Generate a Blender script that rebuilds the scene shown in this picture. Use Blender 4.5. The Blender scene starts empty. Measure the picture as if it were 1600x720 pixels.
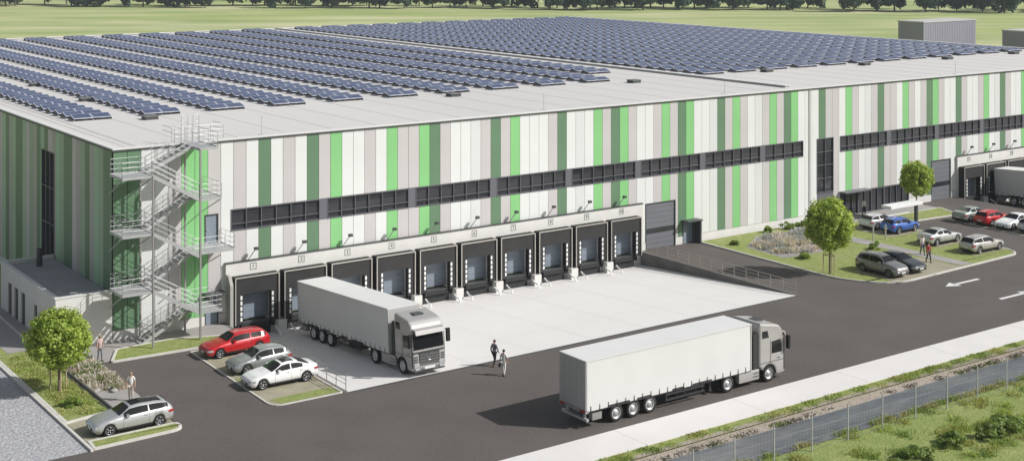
import bpy, bmesh, math, random
from mathutils import Matrix, Vector
PI = math.pi
rng = random.Random(7)
SC = bpy.context.scene
COL = SC.collection
FN = 1.0139            # facade panel module

# ---------------------------------------------------------------- helpers
class MB:
    def __init__(s): s.v = []; s.f = []; s.m = []
    def poly(s, pts, m=0):
        i = len(s.v); s.v += [tuple(p) for p in pts]; s.f.append(tuple(range(i, i+len(pts)))); s.m.append(m); return s
    def box(s, x0, x1, y0, y1, z0, z1, m=0):
        i = len(s.v)
        s.v += [(x0,y0,z0),(x1,y0,z0),(x1,y1,z0),(x0,y1,z0),(x0,y0,z1),(x1,y0,z1),(x1,y1,z1),(x0,y1,z1)]
        for f in ((0,3,2,1),(4,5,6,7),(0,1,5,4),(1,2,6,5),(2,3,7,6),(3,0,4,7)):
            s.f.append(tuple(i+k for k in f)); s.m.append(m)
        return s
    def prism(s, poly, z0, z1, m=0, mtop=None, ax=2):
        # extrude a 2d polygon along an axis (2: xy->z, 1: xz->y)
        n = len(poly); i = len(s.v)
        for z in (z0, z1):
            for p in poly:
                s.v.append((p[0],p[1],z) if ax == 2 else (p[0],z,p[1]))
        s.f.append(tuple(i+k for k in range(n))[::-1]); s.m.append(m)
        s.f.append(tuple(i+n+k for k in range(n))); s.m.append(m if mtop is None else mtop)
        for k in range(n):
            s.f.append((i+k, i+(k+1)%n, i+n+(k+1)%n, i+n+k)); s.m.append(m)
        return s
    def tube(s, p, q, r, n=6, m=0, r2=None):
        p = Vector(p); q = Vector(q); d = (q-p)
        if d.length < 1e-6: return s
        d.normalize(); a = d.orthogonal().normalized(); b = d.cross(a); i = len(s.v); r2 = r if r2 is None else r2
        for c, rr in ((p,r),(q,r2)):
            for k in range(n):
                t = 2*PI*k/n; s.v.append(tuple(c+a*rr*math.cos(t)+b*rr*math.sin(t)))
        for k in range(n):
            s.f.append((i+k, i+(k+1)%n, i+n+(k+1)%n, i+n+k)); s.m.append(m)
        s.f.append(tuple(i+k for k in range(n))[::-1]); s.m.append(m)
        s.f.append(tuple(i+n+k for k in range(n))); s.m.append(m)
        return s
    def lathe(s, prof, c=(0,0,0), n=20, m=0, ax='y'):
        # prof: list of (r, h) ; axis y or z
        i = len(s.v)
        for r, h in prof:
            for k in range(n):
                t = 2*PI*k/n
                s.v.append((c[0]+r*math.cos(t), c[1]+h, c[2]+r*math.sin(t)) if ax == 'y' else (c[0]+r*math.cos(t), c[1]+r*math.sin(t), c[2]+h))
        for j in range(len(prof)-1):
            for k in range(n):
                a = i+j*n+k; b = i+j*n+(k+1)%n
                s.f.append((a, a+n, b+n, b)); s.m.append(m)
        return s
    def mesh(s, name, mats, smooth=False):
        me = bpy.data.meshes.new(name); me.from_pydata(s.v, [], s.f)
        for m in (mats if isinstance(mats, (list,tuple)) else [mats]): me.materials.append(m)
        me.polygons.foreach_set('material_index', s.m)
        if smooth: me.polygons.foreach_set('use_smooth', [True]*len(s.f))
        bm = bmesh.new(); bm.from_mesh(me); bmesh.ops.recalc_face_normals(bm, faces=bm.faces); bm.to_mesh(me); bm.free()
        me.update(); return me
    def build(s, name, mats, parent=None, loc=(0,0,0), smooth=False, bevel=0):
        o = bpy.data.objects.new(name, s.mesh(name, mats, smooth)); COL.objects.link(o)
        o.parent = parent; o.location = loc
        if bevel:
            b = o.modifiers.new('bevel', 'BEVEL'); b.width = bevel; b.segments = 2; b.limit_method = 'ANGLE'
        return o

def empty(name, loc=(0,0,0), rz=0, parent=None):
    o = bpy.data.objects.new(name, None); COL.objects.link(o); o.location = loc; o.rotation_euler = (0,0,rz); o.parent = parent
    o.empty_display_size = .3
    return o
def tag(o, label=None, cat=None, group=None, kind=None):
    if label: o['label'] = label
    if cat: o['category'] = cat
    if group: o['group'] = group
    if kind: o['kind'] = kind
    return o
def copy_tree(o, parent=None):
    c = o.copy(); COL.objects.link(c); c.parent = parent
    for ch in list(o.children): copy_tree(ch, c)
    return c
def link(name, me, parent=None, loc=(0,0,0), rot=(0,0,0)):
    o = bpy.data.objects.new(name, me); COL.objects.link(o); o.parent = parent; o.location = loc; o.rotation_euler = rot; return o

# ---------------------------------------------------------------- materials
def mat(name, col, rough=.7, metal=0, n1=None, n2=None, bump=None, spec=.5, coat=0, trans=0, obj=False, stretch=None):
    """n1/n2 = (scale, amount, [other colour]) noise variation ; bump = (scale, strength, distance)"""
    m = bpy.data.materials.new(name); m.use_nodes = True; nt = m.node_tree; N = nt.nodes; L = nt.links
    b = N['Principled BSDF']; b.inputs['Roughness'].default_value = rough; b.inputs['Metallic'].default_value = metal
    b.inputs['Specular IOR Level'].default_value = spec; b.inputs['Coat Weight'].default_value = coat
    b.inputs['Base Color'].default_value = (*col, 1)
    tc = N.new('ShaderNodeTexCoord'); geo = N.new('ShaderNodeNewGeometry')
    co = tc.outputs['Object'] if obj else geo.outputs['Position']
    if stretch:
        mp = N.new('ShaderNodeMapping'); mp.inputs['Rotation'].default_value = (0,0,stretch[1]); L.new(co, mp.inputs['Vector'])
        mp2 = N.new('ShaderNodeMapping'); mp2.inputs['Scale'].default_value = stretch[0]; L.new(mp.outputs[0], mp2.inputs['Vector']); co = mp2.outputs[0]
    last = None
    for n in (n1, n2):
        if not n: continue
        t = N.new('ShaderNodeTexNoise'); t.inputs['Scale'].default_value = n[0]; t.inputs['Detail'].default_value = 5; L.new(co, t.inputs['Vector'])
        r = N.new('ShaderNodeMapRange'); r.inputs['From Min'].default_value = .32; r.inputs['From Max'].default_value = .68; L.new(t.outputs['Fac'], r.inputs['Value'])
        mx = N.new('ShaderNodeMix'); mx.data_type = 'RGBA'
        c2 = n[2] if len(n) > 2 else tuple(c*(1-n[1]) for c in col)
        if last is None: mx.inputs['A'].default_value = (*col, 1)
        else: L.new(last, mx.inputs['A'])
        mx.inputs['B'].default_value = (*c2, 1)
        if len(n) > 2:
            mu = N.new('ShaderNodeMath'); mu.operation = 'MULTIPLY'; mu.inputs[1].default_value = n[1]; L.new(r.outputs[0], mu.inputs[0]); L.new(mu.outputs[0], mx.inputs['Factor'])
        else: L.new(r.outputs[0], mx.inputs['Factor'])
        last = mx.outputs['Result']
    if last: L.new(last, b.inputs['Base Color'])
    if bump:
        t = N.new('ShaderNodeTexNoise'); t.inputs['Scale'].default_value = bump[0]; t.inputs['Detail'].default_value = 4; L.new(co, t.inputs['Vector'])
        bp = N.new('ShaderNodeBump'); bp.inputs['Strength'].default_value = bump[1]; bp.inputs['Distance'].default_value = bump[2]
        L.new(t.outputs['Fac'], bp.inputs['Height']); L.new(bp.outputs[0], b.inputs['Normal'])
    if trans:
        tr = N.new('ShaderNodeBsdfTranslucent'); ad = N.new('ShaderNodeMixShader'); ad.inputs[0].default_value = trans
        tr.inputs['Color'].default_value = (col[0]*1.6, col[1]*1.5, col[2], 1)
        L.new(b.outputs[0], ad.inputs[1]); L.new(tr.outputs[0], ad.inputs[2]); L.new(ad.outputs[0], N['Material Output'].inputs['Surface'])
    return m

M = {}
M['asphalt'] = mat('asphalt', (.101,.087,.079), .9, n1=(.22,.26), n2=(5,.55,(.13,.113,.103)), bump=(14,.3,.02))
M['conc'] = mat('pale_concrete', (.72,.70,.68), .85, n1=(.12,.8,(.68,.66,.64)), n2=(1.4,.35,(.64,.62,.60)), bump=(20,.1,.01))
M['conc2'] = mat('path_concrete', (.70,.675,.655), .85, n1=(.4,.06), n2=(5,.3,(.63,.61,.59)), bump=(20,.1,.01))
M['joint'] = mat('dark_joint', (.22,.21,.2), .9)
M['kerb'] = mat('kerb_stone', (.62,.60,.55), .85, n1=(3,.15))
M['field'] = mat('field', (.41,.44,.16), .95, n1=(.014,1,(.55,.53,.32)), n2=(.035,1,(.25,.33,.10)), bump=(.5,.3,.3), stretch=((.45,1.3,1), math.radians(35.4)))
M['lawn'] = mat('lawn', (.27,.31,.08), .95, n1=(.35,.8,(.33,.33,.14)), n2=(2.4,.8,(.15,.21,.045)), bump=(8,.8,.08))
M['meadow'] = mat('meadow', (.23,.29,.075), .95, n1=(.22,.8,(.32,.33,.12)), n2=(1.6,.7,(.15,.21,.045)), bump=(6,.8,.1))
M['gravel'] = mat('gravel', (.52,.52,.53), .9, n1=(1.6,.2), n2=(4.2,.9,(.27,.27,.29)), bump=(5,1,.12))
M['pebble'] = mat('pebble_bank', (.34,.28,.22), .95, n1=(3,.7,(.18,.16,.13)), n2=(11,.6,(.45,.40,.34)), bump=(9,1,.08))
M['paver'] = mat('bay_paving', (.37,.335,.25), .9, n1=(.9,.25), n2=(7,.5,(.27,.27,.16)), bump=(9,.6,.02))
M['paver2'] = mat('grey_paving', (.36,.34,.325), .9, n1=(.6,.15), n2=(7,.35,(.28,.265,.255)), bump=(12,.4,.02))
M['water'] = mat('water', (.10,.115,.135), .35, n1=(.35,1,(.20,.205,.195)), n2=(1.6,.6,(.07,.075,.08)), bump=(2.5,.35,.06), stretch=((.5,2,1),0))
M['roof'] = mat('roof_membrane', (.62,.60,.575), .8, n1=(.05,.9,(.57,.555,.535)), n2=(.9,.3,(.54,.525,.505)), stretch=((1,.35,1),0))
M['coping'] = mat('coping', (.66,.655,.64), .6)
M['trimdark'] = mat('dark_trim', (.055,.06,.06), .5)
M['pw'] = mat('panel_white', (.70,.71,.695), .45, n1=(.3,.05))
M['pw2'] = mat('panel_offwhite', (.64,.65,.64), .45, n1=(.3,.05))
M['pg'] = mat('panel_grey', (.53,.505,.50), .45, n1=(.3,.06))
M['pd'] = mat('panel_dark_green', (.125,.225,.13), .45, n1=(.3,.1))
M['pl'] = mat('panel_bright_green', (.235,.54,.215), .45, n1=(.3,.08))
M['pp'] = mat('panel_pale_green', (.33,.52,.34), .45, n1=(.3,.08))
M['backing'] = mat('wall_backing', (.28,.28,.28), .8)
M['plinth'] = mat('plinth_concrete', (.66,.65,.62), .8, n1=(.8,.08))
M['render'] = mat('annex_render', (.66,.65,.62), .85, n1=(.6,.08))
M['annexroof'] = mat('annex_roof', (.36,.36,.37), .85, n1=(.5,.15))
M['glass'] = mat('dark_glass', (.018,.02,.024), .12, spec=.6, n1=(.45,.9,(.05,.05,.06)))
M['glass2'] = mat('glass_lit_interior', (.055,.052,.06), .15, spec=.6, n1=(.5,.8,(.04,.04,.045)))
M['mull'] = mat('window_frame_grey', (.10,.10,.115), .45)
M['mullp'] = mat('pillar_grey', (.12,.12,.14), .5)
M['door'] = mat('sectional_door', (.22,.26,.31), .5, n1=(.7,.1))
M['gate'] = mat('roller_gate_grey', (.165,.17,.19), .5, n1=(.7,.12))
M['black'] = mat('black_rubber', (.022,.022,.023), .8)
M['hood'] = mat('shelter_black', (.028,.027,.027), .75, n1=(.8,.3))
M['trimlight'] = mat('light_metal_trim', (.50,.47,.43), .4, .3)
M['white'] = mat('white_paint', (.78,.78,.77), .5)
M['mark'] = mat('road_paint', (.74,.73,.71), .8, n1=(6,.3,(.4,.39,.38)))
M['galv'] = mat('galvanised_steel', (.50,.505,.51), .5, .4, n1=(2,.12))
M['galvd'] = mat('rail_steel', (.34,.33,.32), .45, .4)
M['grate'] = mat('steel_grating', (.47,.475,.475), .5, .3)
M['cell'] = mat('solar_cells', (.055,.075,.145), .28, spec=.5, coat=.05, n1=(.7,.8,(.115,.14,.215)))
M['alu'] = mat('aluminium', (.58,.59,.66), .5, .1)
M['pvdark'] = mat('ballast_and_end_shade', (.10,.10,.105), .7)
M['shed'] = mat('shed_cladding', (.31,.30,.36), .6, n1=(.2,.08))
M['shedroof'] = mat('shed_roof', (.50,.49,.48), .7)
M['bark'] = mat('bark', (.17,.13,.095), .9, n1=(6,.3), obj=True)
M['stake'] = mat('timber_stake', (.42,.33,.22), .85)
M['leaf1'] = mat('leaf_bright', (.37,.47,.08), .55, n1=(.9,.6,(.45,.52,.12)), trans=.42)
M['leaf2'] = mat('leaf_mid', (.21,.31,.045), .6, n1=(.9,.5,(.27,.37,.07)), trans=.4)
M['leaf3'] = mat('leaf_olive', (.15,.21,.055), .6, n1=(1.2,.5,(.2,.25,.07)), trans=.35)
M['fartree'] = mat('far_leaf', (.055,.10,.07), .8, n1=(.09,.9,(.035,.07,.055)), n2=(.5,.5,(.085,.13,.07)), trans=.2)
M['dry'] = mat('dry_perennials', (.52,.48,.42), .9, n1=(1.6,.5,(.42,.35,.28)), n2=(4,.5,(.66,.6,.54)), trans=.3)
M['lav'] = mat('lavender', (.38,.39,.42), .9, n1=(1.5,.5,(.28,.32,.27)), trans=.3)
M['tyre'] = mat('tyre', (.02,.02,.02), .85)
M['rim'] = mat('alloy_rim', (.33,.33,.34), .35, .8)
M['steelrim'] = mat('steel_rim', (.55,.55,.55), .38, .6)
M['carglass'] = mat('car_glass', (.010,.011,.012), .08, spec=.35)
M['lamp'] = mat('headlamp', (.55,.57,.6), .12, .3)
M['tail'] = mat('tail_lamp', (.35,.015,.015), .25)
M['under'] = mat('underbody', (.012,.012,.012), .9)
M['chrome'] = mat('chrome', (.75,.75,.76), .15, 1)
def paint(n, c, r=.3, met=.35): return mat(n, c, r, met, coat=.8)
M['tsilver'] = mat('truck_silver', (.42,.405,.395), .42, .3, coat=.4)
M['curtain'] = mat('tarpaulin', (.64,.635,.625), .6, n1=(.5,.04), bump=(.6,.08,.05), obj=True)
M['curtainroof'] = mat('trailer_roof', (.68,.675,.665), .6, n1=(.5,.05), obj=True)
M['chassis'] = mat('chassis', (.03,.03,.032), .6)
M['skin'] = mat('skin', (.45,.28,.2), .6)
M['stone'] = mat('field_stone', (.42,.40,.37), .9, n1=(2,.3))

# ---------------------------------------------------------------- camera, light
H = 28.0
TH = math.atan2(-.5797933, .8147636)
cam = bpy.data.cameras.new('camera'); co = bpy.data.objects.new('camera', cam); COL.objects.link(co)
co.location = (-32.876, -94.883, H); co.rotation_euler = (PI/2, 0, TH)
cam.sensor_width = 36; cam.lens = 2127/1600*36; cam.shift_y = -445/1600; cam.clip_end = 6000; cam.clip_start = .5
SC.camera = co
D1 = (.8147636, .5797933); D2 = (-.5797933, .8147636)
def W(X, Y):   # camera ground frame -> building frame
    dx = X+28.2265; dy = Y-96.3689
    return (dx*D1[0]+dy*D1[1], dx*D2[0]+dy*D2[1])
EL = math.radians(38); AZ = math.radians(135)
w = bpy.data.worlds.new('World'); SC.world = w; w.use_nodes = True
sky = w.node_tree.nodes.new('ShaderNodeTexSky'); sky.sky_type = 'NISHITA'; sky.sun_disc = False
sky.sun_elevation = EL; sky.sun_rotation = AZ; sky.air_density = 1.2; sky.dust_density = 2.0
hs = w.node_tree.nodes.new('ShaderNodeHueSaturation'); hs.inputs['Saturation'].default_value = .5
w.node_tree.links.new(sky.outputs[0], hs.inputs['Color']); w.node_tree.links.new(hs.outputs[0], w.node_tree.nodes['Background'].inputs[0]); w.node_tree.nodes['Background'].inputs[1].default_value = .092
sl = bpy.data.lights.new('sun', 'SUN'); sl.energy = 4.65; sl.angle = math.radians(.55); sl.color = (1,.98,.95)
so = bpy.data.objects.new('sun', sl); COL.objects.link(so)
dv = Vector((math.sin(AZ)*math.cos(EL), math.cos(AZ)*math.cos(EL), math.sin(EL)))
so.rotation_euler = dv.to_track_quat('Z','Y').to_euler()
SC.view_settings.view_transform = 'Standard'; SC.view_settings.look = 'None'; SC.view_settings.exposure = -0.06; SC.view_settings.gamma = 1
SC.render.engine = 'CYCLES'

# ---------------------------------------------------------------- ground
DEP = 1.2
def gz(t): return -DEP*(1+t/19.3) if t > -19.3 else 0.0
RC = [(8.3, 48.9), (95.3, 137.0)]
def ground():
    xs = sorted({-3000, -8.05, 8.3, 48.9, 95.3, 137, 3000}); ys = [-3000, -42.4, -38.3, -19.3, 0, 3000]
    b = MB()
    for i in range(len(xs)-1):
        for j in range(len(ys)-1):
            if j == 3 and (xs[i], xs[i+1]) in RC: continue
            if j == 1: continue
            z = -.03
            b.poly([(xs[i],ys[j],z),(xs[i+1],ys[j],z),(xs[i+1],ys[j+1],z),(xs[i],ys[j+1],z)], 1 if j == 0 else 0)
    # ditch bed
    for a, c, z0, z1 in ((-38.3,-39.9,-.03,-.36), (-42.4,-41.8,-.03,-.36), (-39.9,-41.8,-.36,-.36)):
        b.poly([(-3000,a,z0),(3000,a,z0),(3000,c,z1),(-3000,c,z1)], 1 if a < -42 else 2)
    tag(b.build('ground', [M['field'], M['meadow'], M['pebble']]), kind='structure')
ground()
def sheet(name, polys, z, m):
    b = MB()
    for p in polys: b.poly([(x,y,z) for x,y in p])
    return tag(b.build(name, m), kind='structure')
def R4(x0,x1,y0,y1): return [(x0,y0),(x1,y0),(x1,y1),(x0,y1)]
sheet('asphalt_road', [R4(-90,260,-34.35,-19.3), R4(-2.6,8.3,-19.3,-4.4), R4(48.9,95.3,-19.3,0), R4(137,220,-19.3,0)], 0, M['asphalt'])
sheet('water', [R4(-200,400,-42.1,-39.0)], -.17, M['water'])
sheet('gravel_area', [R4(-70,-8.05,-19.9,60)], .006, M['gravel'])
sheet('verge', [R4(-90,400,-38.3,-37.2)], .05, M['lawn'])
sheet('pebble_strip', [R4(-90,400,-38.36,-37.95)], .056, M['pebble'])
# pale path along the road, real step
b = MB(); b.box(-90,260,-37.25,-34.35,-.2,.10); tag(b.build('pavement', M['conc2']), kind='structure')
b = MB()
for s in [x*9.4+8 for x in range(-6,28)]: b.box(s,s+.03,-37.2,-34.4,.1,.104)
tag(b.build('pavement_joints', mat('path_joint',(.5,.49,.47),.9)), kind='structure')
# dock aprons
def apron(name, s0, s1, m):
    b = MB(); b.poly([(s0,-19.3,0),(s1,-19.3,0),(s1,0,-DEP),(s0,0,-DEP)])
    tag(b.build(name, m), kind='structure')
apron('loading_apron', 8.3, 48.9, M['conc']); apron('far_loading_apron', 95.3, 137, M['asphalt'])
b = MB()
for s in range(13,48,5):
    b.poly([(s,-19.2,.006-DEP*(1-19.2/19.3)),(s+.025,-19.2,.006-DEP*(1-19.2/19.3)),(s+.025,-1,.006-DEP*(1-1/19.3)),(s,-1,.006-DEP*(1-1/19.3))])
for t in (-14.5,-9.7,-4.9):
    b.poly([(8.35,t,gz(t)+.005),(48.85,t,gz(t)+.005),(48.85,t+.025,gz(t+.025)+.005),(8.35,t+.025,gz(t+.025)+.005)])
tag(b.build('apron_joints', mat('apron_joint',(.62,.605,.59),.9)), kind='structure')
b = MB(); b.box(8.4,48.9,-19.48,-19.3,-.1,.012); tag(b.build('drain_channel', M['trimdark']), kind='structure')
# retaining edges of the loading pit
b = MB()
b.prism([(-19.3,0.0),(0,-DEP-.1),(0,.02),(-19.3,.02)], 0, .25, ax=1)
me = b.mesh('retaining_wall', mat('retaining_concrete',(.19,.18,.17),.9,n1=(.6,.3)))
for s, nm, lb in ((48.9,'retaining_wall','dark retaining wall sloping beside the right end of the pale loading apron'), (8.05,'retaining_wall','low retaining wall behind the parked cars at the left end of the pale apron')):
    o = link(nm, me, None, (s+.0, 0, 0), (0,0,0)); o.rotation_euler = (0,0,PI/2)
    o.location = (s+.25, 0, 0); tag(o, lb, 'retaining wall')

# kerbed islands: polygon with rounded corners, kerb ring + top surface
def rounded(poly, r):
    out = []; n = len(poly)
    for i in range(n):
        p = Vector(poly[i]); a = Vector(poly[i-1]); c = Vector(poly[(i+1)%n]); rr = r[i] if isinstance(r,(list,tuple)) else r
        if rr <= 0: out.append(tuple(p)); continue
        u = (a-p).normalized(); v = (c-p).normalized()
        for k in range(6):
            t = k/5; q = (p+u*rr)*(1-t)**2 + p*2*t*(1-t) + (p+v*rr)*t*t; out.append(tuple(q))
    return out
def inset(poly, d):
    n = len(poly); out = []
    area = sum(poly[i][0]*poly[(i+1)%n][1]-poly[(i+1)%n][0]*poly[i][1] for i in range(n)); sg = 1 if area > 0 else -1
    for i in range(n):
        a, p, c = Vector(poly[i-1]), Vector(poly[i]), Vector(poly[(i+1)%n])
        e1 = (p-a).normalized(); e2 = (c-p).normalized(); n1 = Vector((-e1.y,e1.x))*sg; n2 = Vector((-e2.y,e2.x))*sg
        m = (n1+n2); m = m.normalized() if m.length > 1e-6 else n1
        k = d/max(.4, m.dot(n1)); out.append(tuple(p+m*k))
    return out
def island(name, poly, r, m, z=.12, kw=.18, kerb=True):
    P = rounded(poly, r)
    if kerb:
        rl = r if isinstance(r,(list,tuple)) else [r]*len(poly)
        Q = rounded(inset(poly, kw), [max(x-kw, .02) if x > 0 else 0 for x in rl]); b = MB(); n = len(P)
        for i in range(n):
            j = (i+1)%n
            b.poly([(*P[i],-.02),(*P[j],-.02),(*P[j],z),(*P[i],z)]); b.poly([(*P[i],z),(*P[j],z),(*Q[j],z),(*Q[i],z)])
            b.poly([(*Q[i],z),(*Q[j],z),(*Q[j],-.02),(*Q[i],-.02)])
        tag(b.build('kerb', M['kerb']), kind='structure'); P = Q
    b = MB(); b.poly([(*p, z-.03) for p in P]); tag(b.build(name, m), kind='structure')
# left side
island('lawn', [(-8.0,60),(-8.0,-14.9),(-5.05,-14.3),(-5.05,-1.2),(-4.6,20),(-4.6,60)], 0, M['lawn'])
sheet('garden_path', [[(-2.75,-15.3),(-2.35,-4.4),(-2.6,-.1),(-5.0,-.1),(-5.0,-14.4),(-3.2,-15.0)]], .02, M['paver2'])
sheet('courtyard_paving', [R4(-4.6,8.3,-4.5,-.02)], .016, M['paver2'])
sheet('side_path', [R4(-7.0,-4.0,1.0,60)], .10, M['paver2'])
b = MB(); b.box(-5.1,-4.98,-14.3,-.8,0,.28); tag(b.build('garden_edging', M['trimdark']), 'dark low edging board between left lawn and planted bed', 'edging')
sheet('parking_bay', [R4(-7.9,-2.7,-18.9,-14.7)], .02, M['paver'])
island('lawn', [(-8.0,-19.9),(-2.6,-19.7),(-2.5,-18.4),(-7.9,-18.5)], [.1,.8,.6,.1], M['lawn'])
b = MB(); b.box(-8.2,-8.03,-20,60,-.1,.13); tag(b.build('kerb', M['kerb']), kind='structure')
island('lawn', [(-1.9,-4.9),(4.5,-5.25),(6.9,-3.3),(3.4,-2.0),(-.6,-2.2)], [.3,.3,.2,.3,.3], M['lawn'])
# island of the red and white cars
island('parking_island', [(3.15,-19.2),(8.0,-19.25),(8.0,-5.6),(3.4,-5.6)], [.9,.2,.1,.2], M['paver'], z=.06, kw=.12)
sheet('lawn', [[(3.9,-18.95),(7.85,-19.05),(7.85,-17.9),(3.6,-17.9)]], .042, M['lawn'])
sheet('lawn', [[(3.5,-13.3),(7.8,-13.3),(7.8,-12.9),(3.5,-12.9)]], .042, M['lawn'])
# right side island
island('lawn', [(55.9,-.3),(55.5,-18.0),(58.0,-21.75),(76.4,-20.9),(77.2,-18.9),(77.2,-4.2),(76.0,-2.2),(75.6,-.3)], [.1,2.5,2.5,1.2,1.2,.6,.4,.1], M['lawn'])
for p in (R4(58.6,63.6,-21.55,-16.6), [(63.6,-21.45),(67.6,-21.25),(67.6,-16.6),(63.6,-16.6)], R4(72.2,77.1,-19.2,-17.1), R4(72.2,77.1,-15.1,-12.5), R4(72.2,77.1,-9.8,-4.4)):
    sheet('parking_bay', [p], .105, M['paver'])
sheet('footpath', [[(67.9,-20.9),(69.4,-20.9),(69.4,-6.0),(76.5,-2.4),(76.5,-.4),(66.6,-.4),(66.6,-5.0),(67.6,-7)]], .109, M['paver2'])
sheet('entrance_paving', [R4(72.0,88.5,-2.6,-.05)], .02, M['paver2'])
sheet('entrance_step', [R4(76.0,84.0,-3.3,-2.4)], .024, M['conc2'])
island('lawn', [(79.0,-6.0),(87.0,-6.6),(88.6,-3.0),(80.6,-3.0)], [.6,.6,.6,.6], M['lawn'])
island('parking_island', [(83.3,-17.5),(84.0,-7.2),(90,-7.2),(90,-17.5)], .4, M['paver'], z=.06, kw=.12)
# painted arrows
def arrow(s, t, d, L=3.6):
    b = MB(); z = .005
    f = lambda x,y: (s+d*x, t+y, z)
    b.poly([f(-L/2,-.17),f(L/2-1.2,-.17),f(L/2-1.2,.17),f(-L/2,.17)]); b.poly([f(L/2-1.3,-.62),f(L/2,0),f(L/2-1.3,.62)])
    return tag(b.build('painted_arrow', M['mark']), kind='structure')
arrow(63.2,-24.4,-1,4.4); arrow(63.4,-29.4,1,4.4)

# ---------------------------------------------------------------- warehouse
BW, BD, BH = 137.0, 122.0, 13.4
bld = empty('warehouse'); tag(bld, 'huge flat roofed warehouse clad in green, white and grey vertical stripes with loading docks', 'warehouse')
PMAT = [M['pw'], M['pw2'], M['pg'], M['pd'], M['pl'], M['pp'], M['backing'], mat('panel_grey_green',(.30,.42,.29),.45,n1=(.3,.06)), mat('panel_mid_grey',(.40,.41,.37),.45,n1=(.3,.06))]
def subtract(x0, x1, z0, z1, ops):
    cuts = sorted({x0, x1} | {x for o in ops for x in o[:2] if x0 < x < x1}); out = []
    for a, c in zip(cuts, cuts[1:]):
        mid = (a+c)/2; zs = [(z0, z1)]
        for o in ops:
            if o[0] < mid < o[1]:
                nz = []
                for u, v in zs:
                    if o[3] <= u or o[2] >= v: nz.append((u,v)); continue
                    if o[2] > u: nz.append((u, o[2]))
                    if o[3] < v: nz.append((o[3], v))
                zs = nz
        out += [(a,c,u,v) for u,v in zs if v-u > .02]
    return out
seq = 'DDWVGLLG' + 'WGWDWGWDGLWWGWLGGLDGWWVGDGLWWWGDWVWLGDLGWWGLGDLWWVDGLGWVGLGDLWWWDGGWLGWVGDGGWLGWGDLGWWDGWWGLWVDGWWL' + 'GWWGDLGWVWDGGLWGWD'*3
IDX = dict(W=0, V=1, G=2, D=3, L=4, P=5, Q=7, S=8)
RZ0, RZ1 = 6.7, 8.32
ops = [(8.9,70.7,RZ0,RZ1),(72.7,75.2,0,RZ1),(76.2,BW-1,RZ0,RZ1),(76.2,87.2,0,2.45),(49.7,53.4,0,4.25),(54.3,55.7,0,2.12),(8.4,49.2,-2,4.35),
       (91,94.4,0,4.4),(95.3,BW,-2,4.5),(6.85,7.9,6.0,8.15),(6.85,7.9,0,2.1)]
b = MB(); core = MB()
n = int(BW/FN)+1
for i in range(n):
    x0 = i*FN; x1 = min(BW, (i+1)*FN)
    k = IDX[seq[i]]
    if 70.7 < (x0+x1)/2 < 72.7: k = 0
    for a, c, u, v in subtract(x0, x1, .74, BH, ops):
        e0 = .018 if abs(a-x0) < 1e-6 else 0; e1 = .018 if abs(c-x1) < 1e-6 else 0
        b.box(a+e0, c-e1, 0, .09, u, v, k)
b.build('front_cladding', PMAT, bld)
b = MB()
for a, c, u, v in subtract(0, BW, 0, BH, ops): b.box(a, c, .09, .3, u, v)
b.build('front_wall_core', M['backing'], bld)
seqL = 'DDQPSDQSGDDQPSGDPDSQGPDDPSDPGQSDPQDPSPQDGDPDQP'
b = MB()
opsL = [(13.6,17.0,2.9,11.6)]
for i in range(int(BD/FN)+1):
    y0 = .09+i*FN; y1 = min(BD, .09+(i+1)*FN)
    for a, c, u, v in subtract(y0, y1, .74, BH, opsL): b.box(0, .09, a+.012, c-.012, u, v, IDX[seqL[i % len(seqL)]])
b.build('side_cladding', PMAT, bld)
b = MB()
for a, c, u, v in subtract(.3, BD, 0, BH, opsL): b.box(.09,.3,a,c,u,v)
b.box(BW-.3,BW-.05,.3,BD,0,BH); b.box(.3,BW,BD-.3,BD,0,BH)
b.build('side_wall_core', M['backing'], bld)
# plinth
for a, c, u, v in subtract(.0, BW, -.2, .70, [(54.3,55.7,-1,3),(49.7,53.4,-1,3),(8.4,49.2,-3,3),(76.2,87.2,-1,3),(72.7,75.2,-1,3),(91,94.4,-1,3),(95.3,BW,-3,3),(6.85,7.9,-1,3)]): MB().box(a,c,-.03,.09,u,v).build('plinth', M['plinth'], bld)
MB().box(-.03,.09,.09,BD,-.2,.70).build('plinth', M['plinth'], bld)
# roof
b = MB(); b.box(.3,BW-.3,.3,BD-.3,BH-.5,BH+.02); b.build('roof', M['roof'], bld)
b = MB()
for (x0,x1,y0,y1) in ((-.06,BW+.06,-.06,.5),(-.06,BW+.06,BD-.5,BD+.06),(-.06,.5,.5,BD-.5),(BW-.5,BW+.06,.5,BD-.5)): b.box(x0,x1,y0,y1,BH+.1,BH+.2)
b.build('parapet_coping', M['coping'], bld)
b = MB(); b.box(-.09,BW+.09,-.09,.3,BH-.02,BH+.1); b.box(-.09,.3,.3,BD,BH-.02,BH+.1); b.box(BW-.3,BW+.09,.3,BD,BH-.02,BH+.1); b.box(.3,BW-.3,BD-.3,BD+.09,BH-.02,BH+.1)
b.build('roof_edge_trim', M['trimdark'], bld)
b = MB(); b.box(70.75,71.45,2.5,BD-.5,BH,BH+.2,0); b.box(70.7,71.5,2.4,BD-.5,BH+.2,BH+.26,1)
b.build('fire_wall', [mat('firewall_side',(.42,.40,.38),.8), M['coping']], bld)
b = MB()
for x in [k*4.06+2 for k in range(33)]:
    if abs(x-71) > 1: b.box(x,x+.05,.6,BD-.6,BH+.021,BH+.03)
for x in [1.4, 2.2]: b.box(x,x+.04,.6,BD-.6,BH+.021,BH+.034)
b.build('roof_seams', mat('roof_seam',(.46,.455,.445),.8), bld)
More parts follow.
